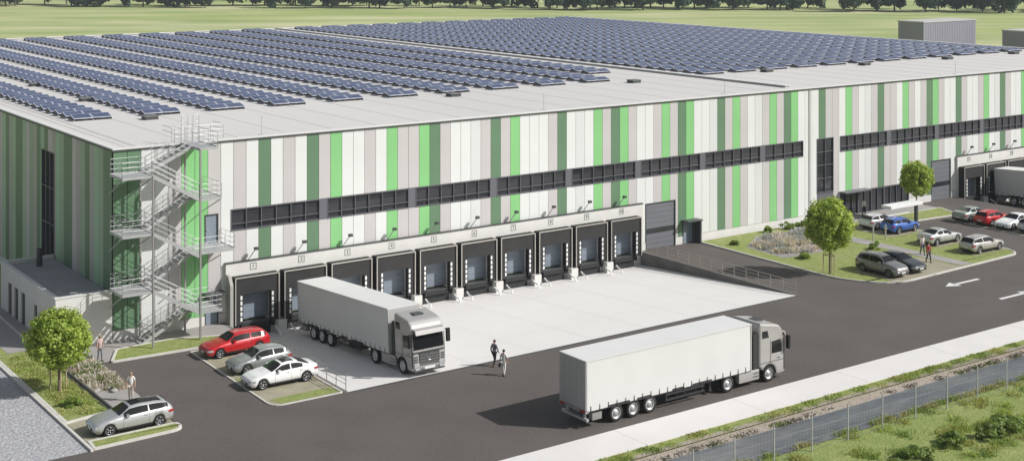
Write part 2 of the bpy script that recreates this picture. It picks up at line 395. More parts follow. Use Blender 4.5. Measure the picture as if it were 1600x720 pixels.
# rooftop smoke vents
vm = MB().box(-.55,.55,-.5,.5,0,.26,0); vm.box(-.6,.6,-.55,.55,.26,.33,1); vme = vm.mesh('roof_vent', [M['trimdark'], mat('vent_cover',(.16,.16,.165),.5)])
for s, t in ((8.7,48.8),(8.6,32.3),(8.6,15.8),(38.8,15.6),(61.5,15.4),(82.0,15.9),(98.1,15.2),(113.6,14.8),(128,15)):
    link('roof_vent', vme, bld, (s,t,BH+.02))
lm = MB().tube((0,0,0),(0,0,1.5),.018,5).box(-.2,.2,-.2,.2,0,.08); lme = lm.mesh('lightning_rod', M['galv'])
for s in (12,39,61,97): link('lightning_rod', lme, bld, (s, 1.3, BH+.02))
# parapet guard rail near the stair head
b = MB()
for s in (4.6,5.6,6.6,7.6,8.6): b.tube((s,.7,BH+.2),(s,.7,BH+1.25),.025,5)
for z in (.55,.9,1.25): b.tube((4.6,.7,BH+z),(8.6,.7,BH+z),.022,5)
for s in (4.6,8.6):
    for z in (.9,1.25): b.tube((s,.7,BH+z),(s,2.6,BH+z),.022,5)
b.build('roof_guard_rail', M['galv'], bld)

# ribbon windows: one bay = one window
def window_bay(s0, s1, z0, z1, pane, parent, transom=None):
    g = MB()
    if transom and len(transom) == 1 and z1-z0 < 2:
        g.box(s0+.02,s1-.02,.10,.13,z0+.02,z0+.42,0); g.box(s0+.02,s1-.02,.10,.13,z0+.42,z0+1.05,1); g.box(s0+.02,s1-.02,.10,.13,z0+1.05,z1-.02,0)
    else: g.box(s0+.02,s1-.02,.10,.13,z0+.02,z1-.02)
    g = g.build('window', [M['glass'], M['glass2']], parent)
    b = MB(); b.box(s0,s1,-.045,.1,z0,z0+.09); b.box(s0,s1,-.045,.1,z1-.09,z1); b.box(s0,s0+.07,-.04,.1,z0+.09,z1-.09); b.box(s1-.07,s1,-.04,.1,z0+.09,z1-.09)
    k = max(1, round((s1-s0)/pane))
    for i in range(1,k):
        x = s0+(s1-s0)*i/k; b.box(x-.035,x+.035,-.03,.1,z0+.09,z1-.09)
    if transom:
        for z in transom: b.box(s0+.07,s1-.07,-.015,.1,z-.03,z+.03)
    b.build('window_frame', M['mull'], g)
    return g
def ribbon(s_start, s_end):
    s = s_start
    while s < s_end-1:
        e = min(s+7.4, s_end); window_bay(s, e, RZ0, RZ1, 1.23, bld, [RZ0+.5])
        if e < s_end: MB().box(e+.002, min(e+.65,s_end), -.02, .1, RZ0+.002, RZ1-.002).build('ribbon_infill', M['mullp'], bld)
        s = e+.65
ribbon(8.9, 70.7); ribbon(76.2, BW-1)
# things seen inside the ribbon: pale storey slab and ceiling lights rows behind glass are left to reflections
window_bay(72.7,75.2,2.75,RZ1,1.25,bld,[4.2,5.55,6.9])
MB().box(72.72,75.18,.02,.1,0,2.72).build('service_door', M['mullp'], bld)
for a, c in ((76.2,79.0),(79.0,83.1),(83.1,87.2)): window_bay(a+.01,c-.01,0,2.43,1.02,bld)
# entrance canopy
MB().box(76.0,80.0,-1.0,-.05,2.5,2.62).build('entrance_canopy', M['mullp'], bld)
# tall side window
g = MB().box(.12,.15,13.62,16.98,2.92,11.58).build('window', M['glass'], bld)
b = MB()
for y in (13.6,14.7,15.8,16.92): b.box(-.03,.12,y,y+.08,2.9,11.6)
for z in (2.9,5.8,8.7,11.52): b.box(-.02,.12,13.68,16.92,z,z+.08)
b.build('window_frame', M['mull'], g)
# big gates
def gate(s0, s1, h):
    b = MB(); k = int(h/.52)
    for i in range(k+1):
        z0 = i*h/(k+1); z1 = (i+1)*h/(k+1)
        b.box(s0+.08,s1-.08,.05,.1,z0+.012,z1-.006, 1 if i == 3 else 0)
    g = b.build('roller_gate', [M['gate'], M['glass']], bld)
    b = MB(); b.box(s0-.002,s0+.08,-.04,.1,0,h); b.box(s1-.08,s1+.002,-.04,.1,0,h); b.box(s0+.08,s1-.08,-.04,.1,h-.08,h); b.build('gate_frame', M['trimdark'], g)
gate(49.7,53.4,4.25); gate(91,94.4,4.4)
# personnel doors
def pdoor(s0, s1, z0, h, parent=bld):
    d = MB().box(s0+.06,s1-.06,.04,.09,z0,z0+h-.06).build('door', M['door'], parent)
    b = MB(); b.box(s0,s0+.06,-.05,.1,z0,z0+h); b.box(s1-.06,s1,-.05,.1,z0,z0+h); b.box(s0+.06,s1-.06,-.05,.1,z0+h-.06,z0+h); b.build('door_frame', M['trimdark'], d)
    MB().box(s0+.14,s0+.28,-.03,.04,z0+1.0,z0+1.05).build('handle', M['galv'], d)
pdoor(54.3,55.7,.0,2.12); pdoor(6.85,7.9,6.0,2.15); pdoor(6.85,7.9,0,2.1)
b = MB(); b.box(54.1,56.0,-1.0,-.05,2.15,2.25); b.box(55.75,55.9,-.9,-.05,0,2.15); b.build('door_canopy', M['trimdark'], bld)
MB().box(6.6,8.2,-1.1,-.03,2.35,2.45).build('door_canopy', M['trimdark'], bld)

# dock band
def text_mesh(txt, size):
    c = bpy.data.curves.new('digits', 'FONT'); c.body = txt; c.size = size; c.extrude = .006; c.align_x = 'CENTER'; c.align_y = 'CENTER'
    o = bpy.data.objects.new('digits', c); COL.objects.link(o)
    dg = bpy.context.evaluated_depsgraph_get(); me = bpy.data.meshes.new_from_object(o.evaluated_get(dg)); bpy.data.objects.remove(o); bpy.data.curves.remove(c)
    me.materials.clear(); me.materials.append(M['trimdark']); return me
def dock_zone(s0, s1, centres, zt, first):
    opn = [(c-1.35, c+1.35, 0.0, 2.45) for c in centres] + [(c-1.15,c+1.15,-.5,.0) for c in centres]
    b = MB()
    for a, c, u, v in subtract(s0, s1, -DEP-.2, zt, opn): b.box(a,c,-.25,.1,u,v)
    b.build('dock_wall', M['plinth'], bld)
    MB().box(s0-.03,s1,-.31,-.0,zt,zt+.07).build('dock_wall_flashing', M['trimdark'], bld)
    for i, c in enumerate(centres):
        # sheltered hood
        b = MB(); w2 = 1.78; y1, y0 = -.25, -1.0; zb, ztp = -.12, 3.38
        b.box(c-w2,c-w2+.12,y0,y1,zb,ztp); b.box(c+w2-.12,c+w2,y0,y1,zb,ztp); b.box(c-w2+.12,c+w2-.12,y0,y1,ztp-.12,ztp)
        # front curtains
        b.box(c-w2+.12,c-1.12,y0+.06,y0+.1,zb,ztp-.12); b.box(c+1.12,c+w2-.12,y0+.06,y0+.1,zb,ztp-.12); b.box(c-1.12,c+1.12,y0+.06,y0+.1,2.12,ztp-.12)
        # tunnel lining
        b.box(c-1.35,c-1.3,-.8,-.25,0,2.4); b.box(c+1.3,c+1.35,-.8,-.25,0,2.4)
        hd = b.build('dock_shelter', M['hood'], bld)
        b = MB(); b.box(c-w2-.02,c-w2+.06,y0-.03,y0,zb,ztp); b.box(c+w2-.06,c+w2+.02,y0-.03,y0,zb,ztp); b.box(c-w2+.06,c+w2-.06,y0-.03,y0,ztp-.07,ztp+.02)
        b.build('shelter_edge_trim', M['trimlight'], hd)
        for sg in (-1,1):
            b = MB()
            for k in range(5): b.box(c+sg*1.27-.075,c+sg*1.27+.075,y0+.045,y0+.058,.12+k*.40,.12+k*.40+.29)
            b.build('guide_marks', M['white'], hd)
        b = MB()
        for k in range(5): b.box(c-1.3,c+1.3,.0,.06,.02+k*.47,.02+k*.47+.455)
        d = b.build('dock_door', M['door'], bld)
        MB().box(c-1.3,c+1.3,-.5,-.25,-DEP-.05,-.5).build('dock_pit_face', M['black'], bld)
        b = MB(); b.box(c-.62,c-.12,-.01,.0,1.98,2.10); b.box(c+.2,c+.55,-.01,.0,1.98,2.10); b.build('door_window', M['lamp'], d)
        b = MB(); b.box(c-1.05,c+1.05,-.75,-.25,-.16,-.06,0); b.box(c-1.12,c+1.12,-.72,-.25,-.5,-.16,1); b.build('dock_leveller', [M['trimdark'], M['black']], bld)
        for sg in (-1,1): MB().box(c+sg*1.45-.13,c+sg*1.45+.13,-.62,-.25,-.62,-.1).build('dock_bumper', M['black'], bld)
        # number board
        nb = MB(); q = .25; zc = zt-.42 if zt < 4.4 else zt-.45
        for (a,e,u,v) in ((-q,q,-q,-q+.03),(-q,q,q-.03,q),(-q,-q+.03,-q+.03,q-.03),(q-.03,q,-q+.03,q-.03)): nb.box(c+a,c+e,-.268,-.25,zc+u,zc+v)
        sg = nb.build('dock_number', M['trimdark'], bld)
        link('digits', text_mesh(str(first+i), .38), sg, (c, -.262, zc), (PI/2,0,0))
        # dock lamp on a bent arm
        lm = MB(); lm.tube((c-.45,-.12,zt+.05),(c-.45,-.4,zt+.2),.035,5); lm.tube((c-.45,-.4,zt+.2),(c+.05,-.62,zt+.95),.035,5)
        l = lm.build('dock_lamp', M['galvd'], bld); MB().box(c-.08,c+.2,-.78,-.5,zt+.86,zt+1.06).build('lamp_head', M['trimdark'], l)
    # wheel guides and pale pedestals between docks
    for i in range(len(centres)-1):
        c = (centres[i]+centres[i+1])/2
        b = MB(); b.box(c-.36,c+.36,-1.12,-.25,-DEP-.1,-.22); b.build('dock_pedestal', M['plinth'], bld)
        for sg in (-1,1):
            g = MB(); x = c+sg*.62
            pts = [(x,-1.2,-.55),(x,-1.5,-.72),(x,-1.95,-.8),(x,-2.1,-1.15)]
            for p, q_ in zip(pts, pts[1:]): g.tube(p,q_,.06,7)
            g.build('wheel_guide', M['white'], bld)
C1 = [10.6+4.0*k for k in range(10)]
C2 = [97.3+4.0*k for k in range(10)]
dock_zone(8.4, 49.2, C1, 4.35, 1)
dock_zone(95.3, BW, C2, 4.5, 11)
# left end cheek of the dock wall
b = MB(); b.prism([(-.25,-1.2),(-1.05,-1.2),(-1.05,2.9),(-.7,3.5),(-.25,3.6)], 0, .25, ax=1)
me = b.mesh('dock_cheek', mat('cheek_grey',(.36,.35,.33),.8)); o = link('dock_cheek', me, bld, (8.4+.25, 0, 0), (0,0,PI/2))
# rain pipes
for s in (71.6,): MB().tube((s,-.1,.1),(s,-.1,BH),.05,8).build('rain_pipe', M['galv'], bld)

# annex
ax = empty('annex_building', (-4.05,0,0)); tag(ax, 'low pale flat roofed annex against the shaded end wall of the warehouse', 'annex')
b = MB(); AL = 3.98
for a, c, u, v in subtract(0, AL, -.1, 3.55, []): b.box(a,c,.0,.25,u,v)
for a, c, u, v in subtract(.25, 13.5, -.1, 3.55, [(4.3,5.1,1.2,2.2),(7.3,8.3,0,2.4),(9.1,10.1,0,2.4),(10.8,11.8,0,2.4)]): b.box(0,.25,a,c,u,v)
b.box(0,AL,13.5,13.75,-.1,3.55); b.build('wall', M['render'], ax)
MB().box(.25,AL,.25,13.5,3.2,3.35).build('roof', M['annexroof'], ax)
b = MB(); b.box(-.05,AL,-.05,.3,3.55,3.63); b.box(-.05,.3,.3,13.45,3.55,3.63); b.box(-.05,AL,13.45,13.8,3.55,3.63); b.build('coping', M['coping'], ax)
for y in (7.3,9.1,10.8): MB().box(.1,.14,y,y+1,0,2.4).build('door', M['trimdark'], ax)
MB().box(.1,.14,4.3,5.1,1.2,2.2).build('window', M['glass'], ax)
MB().tube((2.3,11.6,3.35),(2.3,11.6,4.7),.22,10).build('vent_pipe', M['trimdark'], ax)

# ---------------------------------------------------------------- escape stair
st = empty('escape_staircase', (0,0,0)); tag(st, 'galvanised zigzag escape staircase with landings on the warehouse corner', 'staircase')
RP = M['galv']
def rail_run(b, p, q, h=1.05, n=3, posts=4, r=.015):
    p = Vector(p); q = Vector(q)
    for k in range(n): 
        z = Vector((0,0,h*(k+1)/n)); b.tube(p+z, q+z, r, 5)
    for k in range(posts+1):
        a = p.lerp(q, k/posts); b.tube(a, a+Vector((0,0,h)), r*1.1, 5)
def landing(x0,x1,y0,y1,z, sides, nm='landing'):
    b = MB(); b.box(x0,x1,y0,y1,z-.06,z,0); b.box(x0,x1,y0-.04,y0,z-.14,z+.05,1); b.box(x0,x1,y1,y1+.04,z-.14,z+.05,1); b.box(x0-.04,x0,y0,y1,z-.14,z+.05,1); b.box(x1,x1+.04,y0,y1,z-.14,z+.05,1)
    L = b.build(nm, [M['grate'], RP], st)
    b = MB()
    for s_ in sides:
        p, q = {'f':((x0,y0,z),(x1,y0,z)),'b':((x0,y1,z),(x1,y1,z)),'l':((x0,y0,z),(x0,y1,z)),'r':((x1,y0,z),(x1,y1,z))}[s_]
        rail_run(b, p, q, posts=max(1,round((Vector(q)-Vector(p)).length/.75)))
    b.build('railing', RP, L); return L
def flight(xa, za, xb, zb, y0, y1):
    n = max(4, round(abs(zb-za)/.19)); b = MB()
    for k in range(n):
        x = xa+(xb-xa)*(k+.5)/n; z = za+(zb-za)*(k+.5)/n; b.box(x-.15,x+.15,y0,y1,z-.04,z,0)
    for y in (y0-.03, y1+.03):
        d = .14; b.poly([(xa,y,za-d),(xb,y,zb-d),(xb,y,zb+d),(xa,y,za+d)],1)
        b.poly([(xa,y-.04,za-d),(xb,y-.04,zb-d),(xb,y-.04,zb+d),(xa,y-.04,za+d)],1)
        b.poly([(xa,y,za+d),(xb,y,zb+d),(xb,y-.04,zb+d),(xa,y-.04,za+d)],1); b.poly([(xa,y,za-d),(xb,y,zb-d),(xb,y-.04,zb-d),(xa,y-.04,za-d)],1)
    F = b.build('stair_flight', [M['grate'], RP], st)
    b = MB(); rail_run(b,(xa,y0-.05,za+.1),(xb,y0-.05,zb+.1),posts=4); rail_run(b,(xa,y1+.05,za+.1),(xb,y1+.05,zb+.1),posts=4); b.build('railing', RP, F)
LX0, LX1, RX0, RX1 = -.55, 1.55, 5.0, 6.7
YF0, YF1, YB0, YB1 = -3.4, -2.35, -2.1, -1.05
for z in (12.0, 8.0, 4.0): landing(LX0, LX1, YF0, -.95, z, 'flb')
landing(RX0, 6.4, YF0, -.1, BH+.2, 'fr'); landing(RX0, RX1, YF0, -.1, 10.0, 'fr'); landing(RX0, 8.1, YF0+.9, -.1, 6.0, 'fr'); landing(RX0, RX1, YF0, -.9, 2.0, 'frb')
flight(LX1,12.0,RX0,BH+.2,YB0,YB1)
for z in (12.0,8.0,4.0): flight(LX1,z,RX0,z-2,YF0,YF1)
for z in (10.0,6.0): flight(LX1,z-2,RX0,z,YB0,YB1)
flight(1.2,0,RX0,2.0,YB0,YB1)
for (x,y,h) in ((1.62,-3.45,12.0),(5.08,-3.45,BH+.2),(1.62,-.95,12.0),(5.08,-.6,BH+.2)):
    b = MB(); b.box(x-.06,x+.06,y-.06,y+.06,-.03,h,0); b.box(x-.16,x+.16,y-.16,y+.16,-.03,.05,0); b.build('post', M['galvd'], st)
b = MB()
for z in (12.0,8.0,4.0):
    b.tube((LX0,YF0,z-.1),(LX0+.2,-.05,z-1.6),.04,5); b.tube((LX1,YF0,z-.1),(LX1,-.05,z-1.6),.04,5)
for z in (10.0,6.0): b.tube((RX1,YF0,z-.1),(RX1,-.05,z-1.5),.04,5)
b.build('bracket', RP, st)
# cage hoops over roof exit
b = MB()
for x in (5.0,5.5,5.9,6.35):
    b.tube((x,-.1,BH+.2),(x,-.1,BH+2.2),.02,5); b.tube((x,1.2,BH+.2),(x,1.2,BH+1.3),.02,5)
for z in (.7,1.2,1.7,2.2): b.tube((5.0,-.1,BH+z),(5.2,-.1,BH+z),.02,5); b.tube((6.1,-.1,BH+z),(6.35,-.1,BH+z),.02,5)
for x in (5.0,6.35):
    for z in (.75,1.25): b.tube((x,-.1,BH+z),(x,1.2,BH+z),.02,5)
b.build('roof_gate', RP, st)

# ---------------------------------------------------------------- solar tables
def solar_meshes():
    # one table: two modules side by side tilted to the front, sheet metal deflector behind
    tilt = math.radians(13); wd = 3.25; L = 1.08; y0 = -.8; z0 = .24; ct, st2 = math.cos(tilt), math.sin(tilt)
    def module(k):
        b = MB(); x0 = k*wd/2+.02; x1 = (k+1)*wd/2-.02
        def P(x, u, dz=0): return (x, y0+u*ct, z0+u*st2+dz)
        b.poly([P(x0,0),P(x1,0),P(x1,L),P(x0,L)],1); b.poly([P(x0,0,-.04),P(x1,0,-.04),P(x1,L,-.04),P(x0,L,-.04)],1)
        for (a, c_) in (((x0,0),(x1,0)),((x1,0),(x1,L)),((x1,L),(x0,L)),((x0,L),(x0,0))):
            b.poly([P(a[0],a[1],-.04),P(c_[0],c_[1],-.04),P(c_[0],c_[1]),P(a[0],a[1])],1)
        f = .05; b.poly([P(x0+f,f,.004),P(x1-f,f,.004),P(x1-f,L-f,.004),P(x0+f,L-f,.004)],0)
        return b
    fr = MB(); yt = y0+L*ct; zt = z0+L*st2
    for x in (.0, wd/2-.03, wd-.06):
        fr.prism([(y0,.0),(yt+.42,.0),(yt+.02,zt-.05),(y0,z0-.045)], x, x+.05, 0, ax=1) if False else fr.box(x,x+.06,y0-.05,yt+.42,.0,.06,0)
    fr.poly([(0,yt+.03,zt-.03),(wd,yt+.03,zt-.03),(wd,yt+.42,.05),(0,yt+.42,.05)],0)
    fr.poly([(0,yt+.03,zt-.06),(wd,yt+.03,zt-.06),(wd,yt+.42,.02),(0,yt+.42,.02)],0)
    for x in (.35, wd/2+.35): fr.box(x,x+.5,-.35,.15,.0,.1,1)
    for x in (0.01, wd-.03): fr.poly([(x,y0+.1,.06),(x,yt+.45,.06),(x,yt+.02,zt-.06),(x,y0+.1,z0-.03)],1)  # dark end sheets: shade along the row sides put into the colour
    A, B = module(0), module(1)
    return A.mesh('solar_module',[M['cell'],M['alu']]), B.mesh('solar_module',[M['cell'],M['alu']]), fr.mesh('mounting_frame',[M['alu'],M['pvdark']]), (A, B, fr)
smA, smB, smF, raw = solar_meshes()
PT = 2.1; tables = []
rows = [(2.85+6.02*k, 18.6) for k in range(10)] + [(63.2, 26.0)] + [(73.2+5.15*k, 17.9) for k in range(12)]
for (s, t0) in rows:
    t = t0
    while t < 119.3:
        tables.append((s, t)); t += PT
cx, cy = co.location.x, co.location.y
tables.sort(key=lambda p: (p[0]-cx)**2+(p[1]-cy)**2)
def inview(s, t):
    X = (s-cx)*D1[0]-(t-cy)*D2[0]*-1*0 ; dx = s-cx; dy = t-cy
    # camera axes in building frame
    fx, fy = .5797933, .8147636; rx, ry = .8147636, -.5797933
    dep = dx*fx+dy*fy; lat = dx*rx+dy*ry
    u = 800+2127*lat/dep; return u > -40
near = [p for p in tables if inview(*p)]
nearset = near[:300]
src = None
for s, t in nearset:
    if src is None:
        r = link('solar_table', smF, None, (s,t,BH+.03)); link('solar_module', smA, r); link('solar_module', smB, r); src = r
        tag(r, 'dark blue two pitch solar panel table in a front row end of the warehouse roof array', 'solar panel', 'solar panels on the near part of the warehouse roof')
    else:
        c = copy_tree(src); c.location = (s,t,BH+.03)
    
for o in [o for o in COL.objects if o.name.startswith('solar_table')]:
    o['label'] = 'tent shaped pair of dark blue solar panels on the nearer part of the roof'
b = MB(); ns = set(nearset)
for s, t in tables:
    if (s,t) in ns: continue
    for rw, off in ((raw[0],0),(raw[1],0),(raw[2],1)):
        i = len(b.v); b.v += [(v[0]+s, v[1]+t, v[2]+BH+.03) for v in rw.v]; b.f += [tuple(i+k for k in f) for f in rw.f]; b.m += [(1 if k_ == 0 else 2) for k_ in rw.m] if off else rw.m
me = bpy.data.meshes.new('solar_panels'); me.from_pydata(b.v, [], b.f); me.materials.append(M['cell']); me.materials.append(M['alu']); me.materials.append(M['pvdark']); me.polygons.foreach_set('material_index', b.m)
o = bpy.data.objects.new('solar_panels', me); COL.objects.link(o); tag(o, 'distant dark blue solar panel rows covering the rear and right of the flat roof', 'solar panels', kind='stuff')

# ---------------------------------------------------------------- sheds behind
def shed(s, t, L, Wd, h, lab):
    e = empty('storage_shed', (s,t,0)); tag(e, lab, 'shed'); b = MB(); k = int(L/.6)
    b.box(0,L,0,Wd,0,h,0)
    for i in range(k): b.box(i*L/k,i*L/k+.25,-.05,0,0,h,0)
    for i in range(int(Wd/.6)): b.box(-.05,0,i*.6,i*.6+.25,0,h,0)
    b.build('wall', M['shed'], e); MB().box(-.15,L+.15,-.15,Wd+.15,h,h+.25).build('roof', M['shedroof'], e)
    MB().box(L*.3,L*.3+4,-.09,-.052,0,4).build('gate', M['door'], e)
shed(219.5,100.5,19,7,10.6,'tall grey corrugated shed standing in the field beyond the right roof end')
shed(228.5,74.5,38,12,9.2,'lower grey shed behind the roof at the right picture edge')

# ---------------------------------------------------------------- wheels
def wheel_meshes(r, w, rimr, mr, name, n=28):
    t = MB(); h = w/2; t.lathe([(rimr,-h*.8),(r*.93,-h),(r,-h*.75),(r,h*.75),(r*.93,h),(rimr,h*.8)], n=n); t.lathe([(rimr,h*.8),(rimr*.96,h*.3),(.01,h*.3)], n=n); t.lathe([(rimr,-h*.8),(rimr*.96,-h*.3),(.01,-h*.3)], n=n)
    tm = t.mesh('wheel', M['tyre'], True)
    k = MB()
    for sg in (-1,1):
        y = sg*h*.62; k.lathe([(rimr,sg*h*.8),(rimr*.93,sg*h*.86),(rimr*.86,sg*h*.66)], n=n)
        if name == 'alloy':
            for q in range(5):
                a = q*2*PI/5
                for da in (-.13,.13):
                    p0 = (math.cos(a)*.05,y,math.sin(a)*.05); p1 = (math.cos(a+da)*rimr*.92,y,math.sin(a+da)*rimr*.92); k.tube(p0,p1,rimr*.075,5)
            k.lathe([(.001,y+sg*.03),(rimr*.2,y+sg*.02),(rimr*.22,y-sg*.02)], n=12)
        else:
            k.lathe([(rimr*.86,sg*h*.66),(rimr*.8,sg*h*.3),(rimr*.5,sg*h*.45),(rimr*.45,sg*h*.8),(rimr*.28,sg*h*.9),(.001,sg*h*.92)], n=n)
    return tm, k.mesh('rim', mr, True)
CW = wheel_meshes(.33,.22,.235,M['rim'],'alloy',24)
TW = wheel_meshes(.51,.32,.34,M['steelrim'],'truck',28)
def add_wheel(ms, parent, loc):
    o = link('wheel', ms[0], parent, loc); link('rim', ms[1], o); return o

# ---------------------------------------------------------------- cars
def interp(tab, x):
    if x <= tab[0][0]: return tab[0][1]
    for (a,va),(b_,vb) in zip(tab, tab[1:]):
        if x <= b_:
            t = (x-a)/(b_-a); t = t*t*(3-2*t)*.35 + t*.65; return va+(vb-va)*t
    return tab[-1][1]
SPEC = {
 'estate': dict(L=4.75, top=[(0,.58),(.12,.74),(.6,.88),(1.25,1.0),(1.45,1.05),(2.15,1.42),(2.7,1.47),(3.6,1.44),(4.3,1.36),(4.6,1.08),(4.72,.86),(4.75,.72)], gl=(1.4,4.62), roof=(2.12,4.2), rw=(4.3,4.64)),
 'saloon': dict(L=4.8, top=[(0,.55),(.12,.70),(.6,.84),(1.25,.95),(1.5,1.0),(2.3,1.38),(2.75,1.43),(3.3,1.38),(4.2,1.08),(4.6,1.04),(4.74,.95),(4.8,.78)], gl=(1.45,4.25), roof=(2.25,3.3), rw=(3.4,4.15)),
 'suv': dict(L=4.6, top=[(0,.66),(.1,.85),(.5,1.0),(1.15,1.1),(1.35,1.16),(1.95,1.56),(2.5,1.64),(3.6,1.60),(4.15,1.50),(4.45,1.2),(4.56,.98),(4.6,.8)], gl=(1.3,4.46), roof=(1.92,4.05), rw=(4.17,4.48)),
 'hatch': dict(L=4.2, top=[(0,.58),(.12,.74),(.5,.88),(1.05,1.0),(1.25,1.05),(1.95,1.42),(2.4,1.48),(3.2,1.44),(3.7,1.34),(4.0,1.06),(4.15,.86),(4.2,.72)], gl=(1.2,4.02), roof=(1.9,3.6), rw=(3.72,4.03)),
}
CARM = {}
def car_meshes(kind):
    if kind in CARM: return CARM[kind]
    S = SPEC[kind]; L = S['L']; top = S['top']; hw = .92; xf, xr = .88, L-.93; ra = .385
    up = .08 if kind == 'suv' else 0
    belt = lambda x: interp([(0,.52),(.15,.68),(.7,.82),(1.3,.90),(2.5,.93),(L-.5,.98),(L-.08,.86),(L,.66)], x)+up
    hwf = lambda x: interp([(0,.62),(.08,.76),(.35,.87),(.9,.915),(2.4,.92),(L-.7,.90),(L-.2,.82),(L-.04,.74),(L,.66)], x)
    xs = [0,.03,.08,.15,.25,.38]
    x = .5
    while x < L-.5: xs.append(round(x,3)); x += .095
    xs += [L-.42,L-.3,L-.18,L-.1,L-.04,L]
    def ring(x):
        w = hwf(x); zt = interp(top, x); zb_ = belt(x); zbm = .24 if .1 < x < L-.1 else .34
        ar = 0
        for xc in (xf, xr):
            if abs(x-xc) < ra: ar = max(ar, .33+math.sqrt(ra*ra-(x-xc)**2))
        zlow = max(zbm, ar); f = max(0, min(1, (zt-zb_-.05)/.42))
        zt = max(zt, zb_+.03)
        wt = w*.88*(1-f)+.60*f
        return [(x,0,max(.2,zbm) if not ar else .55), (x,w-.2,max(.22,zbm) if not ar else zlow), (x,w*.985,zlow), (x,w,max(.52+up,zlow+.05)), (x,w*.985,max(zb_-.06,zlow+.08)), (x,w*.93,zb_+.01), (x,wt,zt-(.075*f+.012)), (x,wt*.82,zt-.018*f-.004), (x,wt*.4,zt+.004), (x,0,zt+.008)]
    R = [ring(x) for x in xs]; b = MB(); K = len(R[0])
    # full ring : right side then mirrored left
    def full(r): return r + [(p[0],-p[1],p[2]) for p in r[-2:0:-1]]
    FR = [full(r) for r in R]; NF = len(FR[0])
    for r in FR: b.v += [(p[0]-L/2,p[1],p[2]) for p in r]
    for i in range(len(FR)-1):
        for k in range(NF):
            a = i*NF+k; c = i*NF+(k+1)%NF
            b.f.append((a,c,c+NF,a+NF)); b.m.append(1 if k in (0,1,NF-1,NF-2) else 0)
    b.f.append(tuple(range(NF))); b.m.append(0); j = (len(FR)-1)*NF; b.f.append(tuple(j+k for k in range(NF))[::-1]); b.m.append(0)
    def patch(x0, x1, ka, kb, va, vb, sides, off, nseg=10):
        q = MB()
        for sg in sides:
            for i in range(nseg):
                quad = []
                for (xx, vv) in ((x0+(x1-x0)*i/nseg,va),(x0+(x1-x0)*(i+1)/nseg,va),(x0+(x1-x0)*(i+1)/nseg,vb),(x0+(x1-x0)*i/nseg,vb)):
                    r = ring(xx); p = Vector(r[ka]).lerp(Vector(r[kb]), vv); quad.append((p.x-L/2, sg*(p.y+off[0]), p.z+off[1]))
                q.poly(quad)
        return q
    g0, g1 = S['gl']; r0, r1 = S['roof']
    sw = []
    mid = (r0+r1)/2+.05
    fr_ = patch(g0+.32, mid-.04, 5, 6, .10, .88, (1,), (.012,.004)); rr_ = patch(mid+.04, min(r1+.35,g1-.25), 5, 6, .10, .88, (1,), (.012,.004))
    frl = patch(g0+.32, mid-.04, 5, 6, .10, .88, (-1,), (.012,.004)); rrl = patch(mid+.04, min(r1+.35,g1-.25), 5, 6, .10, .88, (-1,), (.012,.004))
    def wspatch(x0,x1):
        q = MB(); ns = 8
        for i in range(ns):
            xa = x0+(x1-x0)*i/ns; xb = x0+(x1-x0)*(i+1)/ns; ra_, rb_ = ring(xa), ring(xb)
            for sg in (1,-1):
                for (k0,k1) in ((6,7),(7,8),(8,9)):
                    def P(r,k):
                        y = r[k][1]*(.95 if k == 6 else 1); return (r[k][0]-L/2, sg*y, r[k][2]+.012)
                    q.poly([P(ra_,k0),P(rb_,k0),P(rb_,k1),P(ra_,k1)])
        return q
    ws = wspatch(g0+.06, r0-.04); rw = wspatch(*S['rw'])
    hl = MB(); tl = MB()
    for sg in (1,-1):
        pass
    def lamp(x0,x1,sg,za,zb):
        q = MB(); n = 5
        for i in range(n):
            quad = []
            for xx, z in ((x0+(x1-x0)*i/n,za),(x0+(x1-x0)*(i+1)/n,za),(x0+(x1-x0)*(i+1)/n,zb),(x0+(x1-x0)*i/n,zb)):
                r = ring(xx); y = r[4][1]; quad.append((xx-L/2-.012*(1 if xx < 1 else -1), sg*(y+.012), z))
            q.poly(quad)
        return q
    A = {}
    A['body'] = b.mesh('body', [M['white'], M['under']], True)
    A['side_window'] = [p.mesh('side_window', M['carglass'], True) for p in (fr_,rr_,frl,rrl)]
    A['windscreen'] = ws.mesh('windscreen', M['carglass'], True); A['rear_window'] = rw.mesh('rear_window', M['carglass'], True)
    zf = belt(.2); zr = belt(L-.2)
    A['headlight'] = [lamp(.01,.42,sg,zf-.19,zf-.05).mesh('headlight', M['lamp'], True) for sg in (1,-1)]
    A['tail_light'] = [lamp(L-.38,L-.015,sg,zr-.2,zr-.06).mesh('tail_light', M['tail'], True) for sg in (1,-1)]
    A['grille'] = MB().box(-L/2-.012,-L/2+.1,-.42,.42,.36,.52).mesh('grille', M['under'])
    A['bumper_trim'] = MB().box(L/2-.1,L/2+.012,-.6,.6,.3,.40).mesh('bumper_trim', M['under'])
    A['plate'] = [MB().box(-L/2-.024,-L/2-.012,-.26,.26,.40,.50).mesh('number_plate', M['white']), MB().box(L/2+.0,L/2+.014,-.26,.26,.5,.6).mesh('number_plate', M['white'])]
    A['mirror'] = [MB().box(g0+.42-L/2,g0+.60-L/2,sg*.93-.09,sg*.93+.09,.93+up,1.07+up).mesh('mirror', M['white']) for sg in (1,-1)]
    hd = MB()
    for sg in (1,-1):
        hd.box(mid-.32-L/2,mid-.14-L/2,sg*.921-.008,sg*.921+.008,.80+up,.83+up); hd.box(mid+.62-L/2,mid+.80-L/2,sg*.915-.008,sg*.915+.008,.82+up,.85+up)
    A['handle'] = hd.mesh('door_handle', M['chrome'])
    sm = MB()
